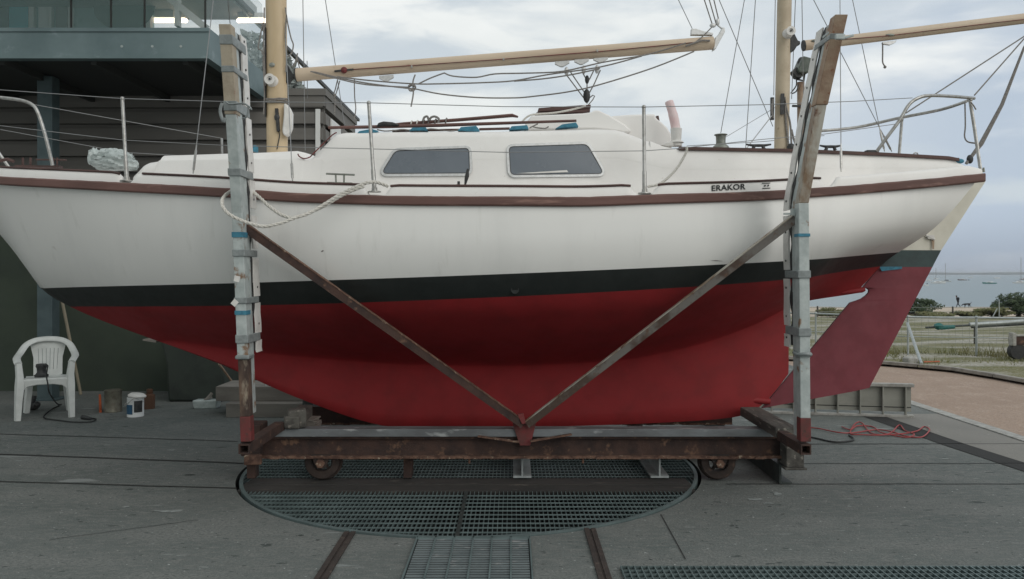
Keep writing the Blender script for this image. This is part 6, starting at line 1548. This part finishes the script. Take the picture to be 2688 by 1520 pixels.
# ---- moored boats
def moored(px, py, wpx, hullm, label, mastpx=0, cab=True, flip=1, cover=None):
    z0 = -3.75; d_ = (CZ - z0) * FPX / (py - HY); x = (px - CX) * d_ / FPX; Lb = wpx * d_ / FPX
    t = thing('moored_boat', (x, d_, z0), label, 'boat', 'boats moored in the bay')
    s_ = MB(); ns = 9; vs = []
    for i in range(ns):
        q = i / (ns - 1); b = Lb * .15 * (1 - q ** 2.4) * (1 if q > .05 else .85) + .02; xx = (q - .5) * Lb * flip; hz = Lb * (.085 + .045 * q * q)
        for a, zz in ((-1, hz), (-.82, .0), (-.5, -.2), (.5, -.2), (.82, 0), (1, hz)): vs.append((x + xx + (.06 * Lb * flip * q * (zz > 0)), d_ + a * b, z0 + zz))
    fs = [(i * 6 + k_, i * 6 + k_ + 1, i * 6 + 7 + k_, i * 6 + 6 + k_) for i in range(ns - 1) for k_ in range(5)] + [(i * 6 + 5, i * 6, i * 6 + 6, i * 6 + 11) for i in range(ns - 1)] + [tuple(range(6)), tuple((ns - 1) * 6 + k_ for k_ in range(6))]
    s_.add(vs, fs).build('hull', hullm, t, smooth=40)
    if cab:
        hz = Lb * .09; o = [(-.28, hz), (-.22, hz * 1.9), (.05, hz * 2.05), (.16, hz * 1.5), (.30, hz * 1.15)]
        s_ = MB(); s_.prism([Vector((x + a * Lb * flip, d_ - Lb * .085, z0 + zz)) for a, zz in o], [Vector((x + a * Lb * flip, d_ + Lb * .085, z0 + zz)) for a, zz in o]); c_ = s_.build('cabin', M['bw'] if cover is None else cover, t, bevel=.05)
        s_ = MB(); s_.bx(x - .2 * Lb, x + .04 * Lb, d_ - Lb * .088, d_ - Lb * .086, z0 + hz * 1.35, z0 + hz * 1.7); s_.build('window', M['bnavy'], c_)
    if mastpx:
        h = mastpx * d_ / FPX; s_ = MB(); s_.tube([(x + .06 * Lb * flip, d_, z0 + Lb * .1), (x + .06 * Lb * flip, d_, z0 + h)], .0009 * d_ * .34, 6); s_.build('mast', M['wire'], t)
        s_ = MB(); s_.tube([(x + .05 * Lb * flip, d_, z0 + Lb * .2), (x - .36 * Lb * flip, d_, z0 + Lb * .19)], .08, 6); s_.build('boom', M['bnavy'], t)
fl = [(2463, 744.0, 37, M['bw'], 'long low white boat nearest the rudder in the bay', 0, True, 1), (2483, 739.5, 25, M['bw'], 'white yacht with dark deck cover just right of the low white boat', 48, True, -1, M['bnavy']),
      (2456, 733, 15, M['bw'], 'small white boat with a dark top far out near the horizon', 30, True, 1), (2526, 736, 23, M['bred'], 'brown hulled boat with white cabin in the middle of the bay', 0, True, -1),
      (2547, 729, 14, M['bw'], 'tiny white boat farthest out, above the brown hulled one', 0, True, 1), (2597, 745, 34, M['bteal'], 'pale green hulled boat alone to the right of the walker', 0, True, -1),
      (2617, 731, 18, M['bw'], 'small white motor boat far behind the green hulled boat', 0, True, 1), (2678, 743.5, 36, M['bw'], 'white yacht with a tall mast by the right picture border', 68, True, 1),
      (2690, 734, 24, M['bred'], 'dark boat far out at the right picture border', 40, True, 1), (2436, 738, 22, M['bw'], 'white boat close beside the rudder edge', 0, True, 1), (2424, 750.5, 26, M['bw'], 'white dinghy half hidden by the rudder edge', 0, False, 1)]
for b_ in fl: moored(b_[0], b_[1], b_[2], b_[3], b_[4], b_[5], b_[6], b_[7], b_[8] if len(b_) > 8 else None)
for px, py in ((2543, 736), (2434, 746)):
    d_ = 5.25 * FPX / (py - HY); x = (px - CX) * d_ / FPX; s_ = MB(); s_.ball((x, d_, -3.6), .42 * d_ / 500, 10, 8)
    one('mooring_buoy', s_, M['bnavy'], 'dark round mooring buoy beside the brown hulled boat' if px > 2500 else 'dark round mooring buoy near the rudder edge', 'buoy', 'mooring buoys')
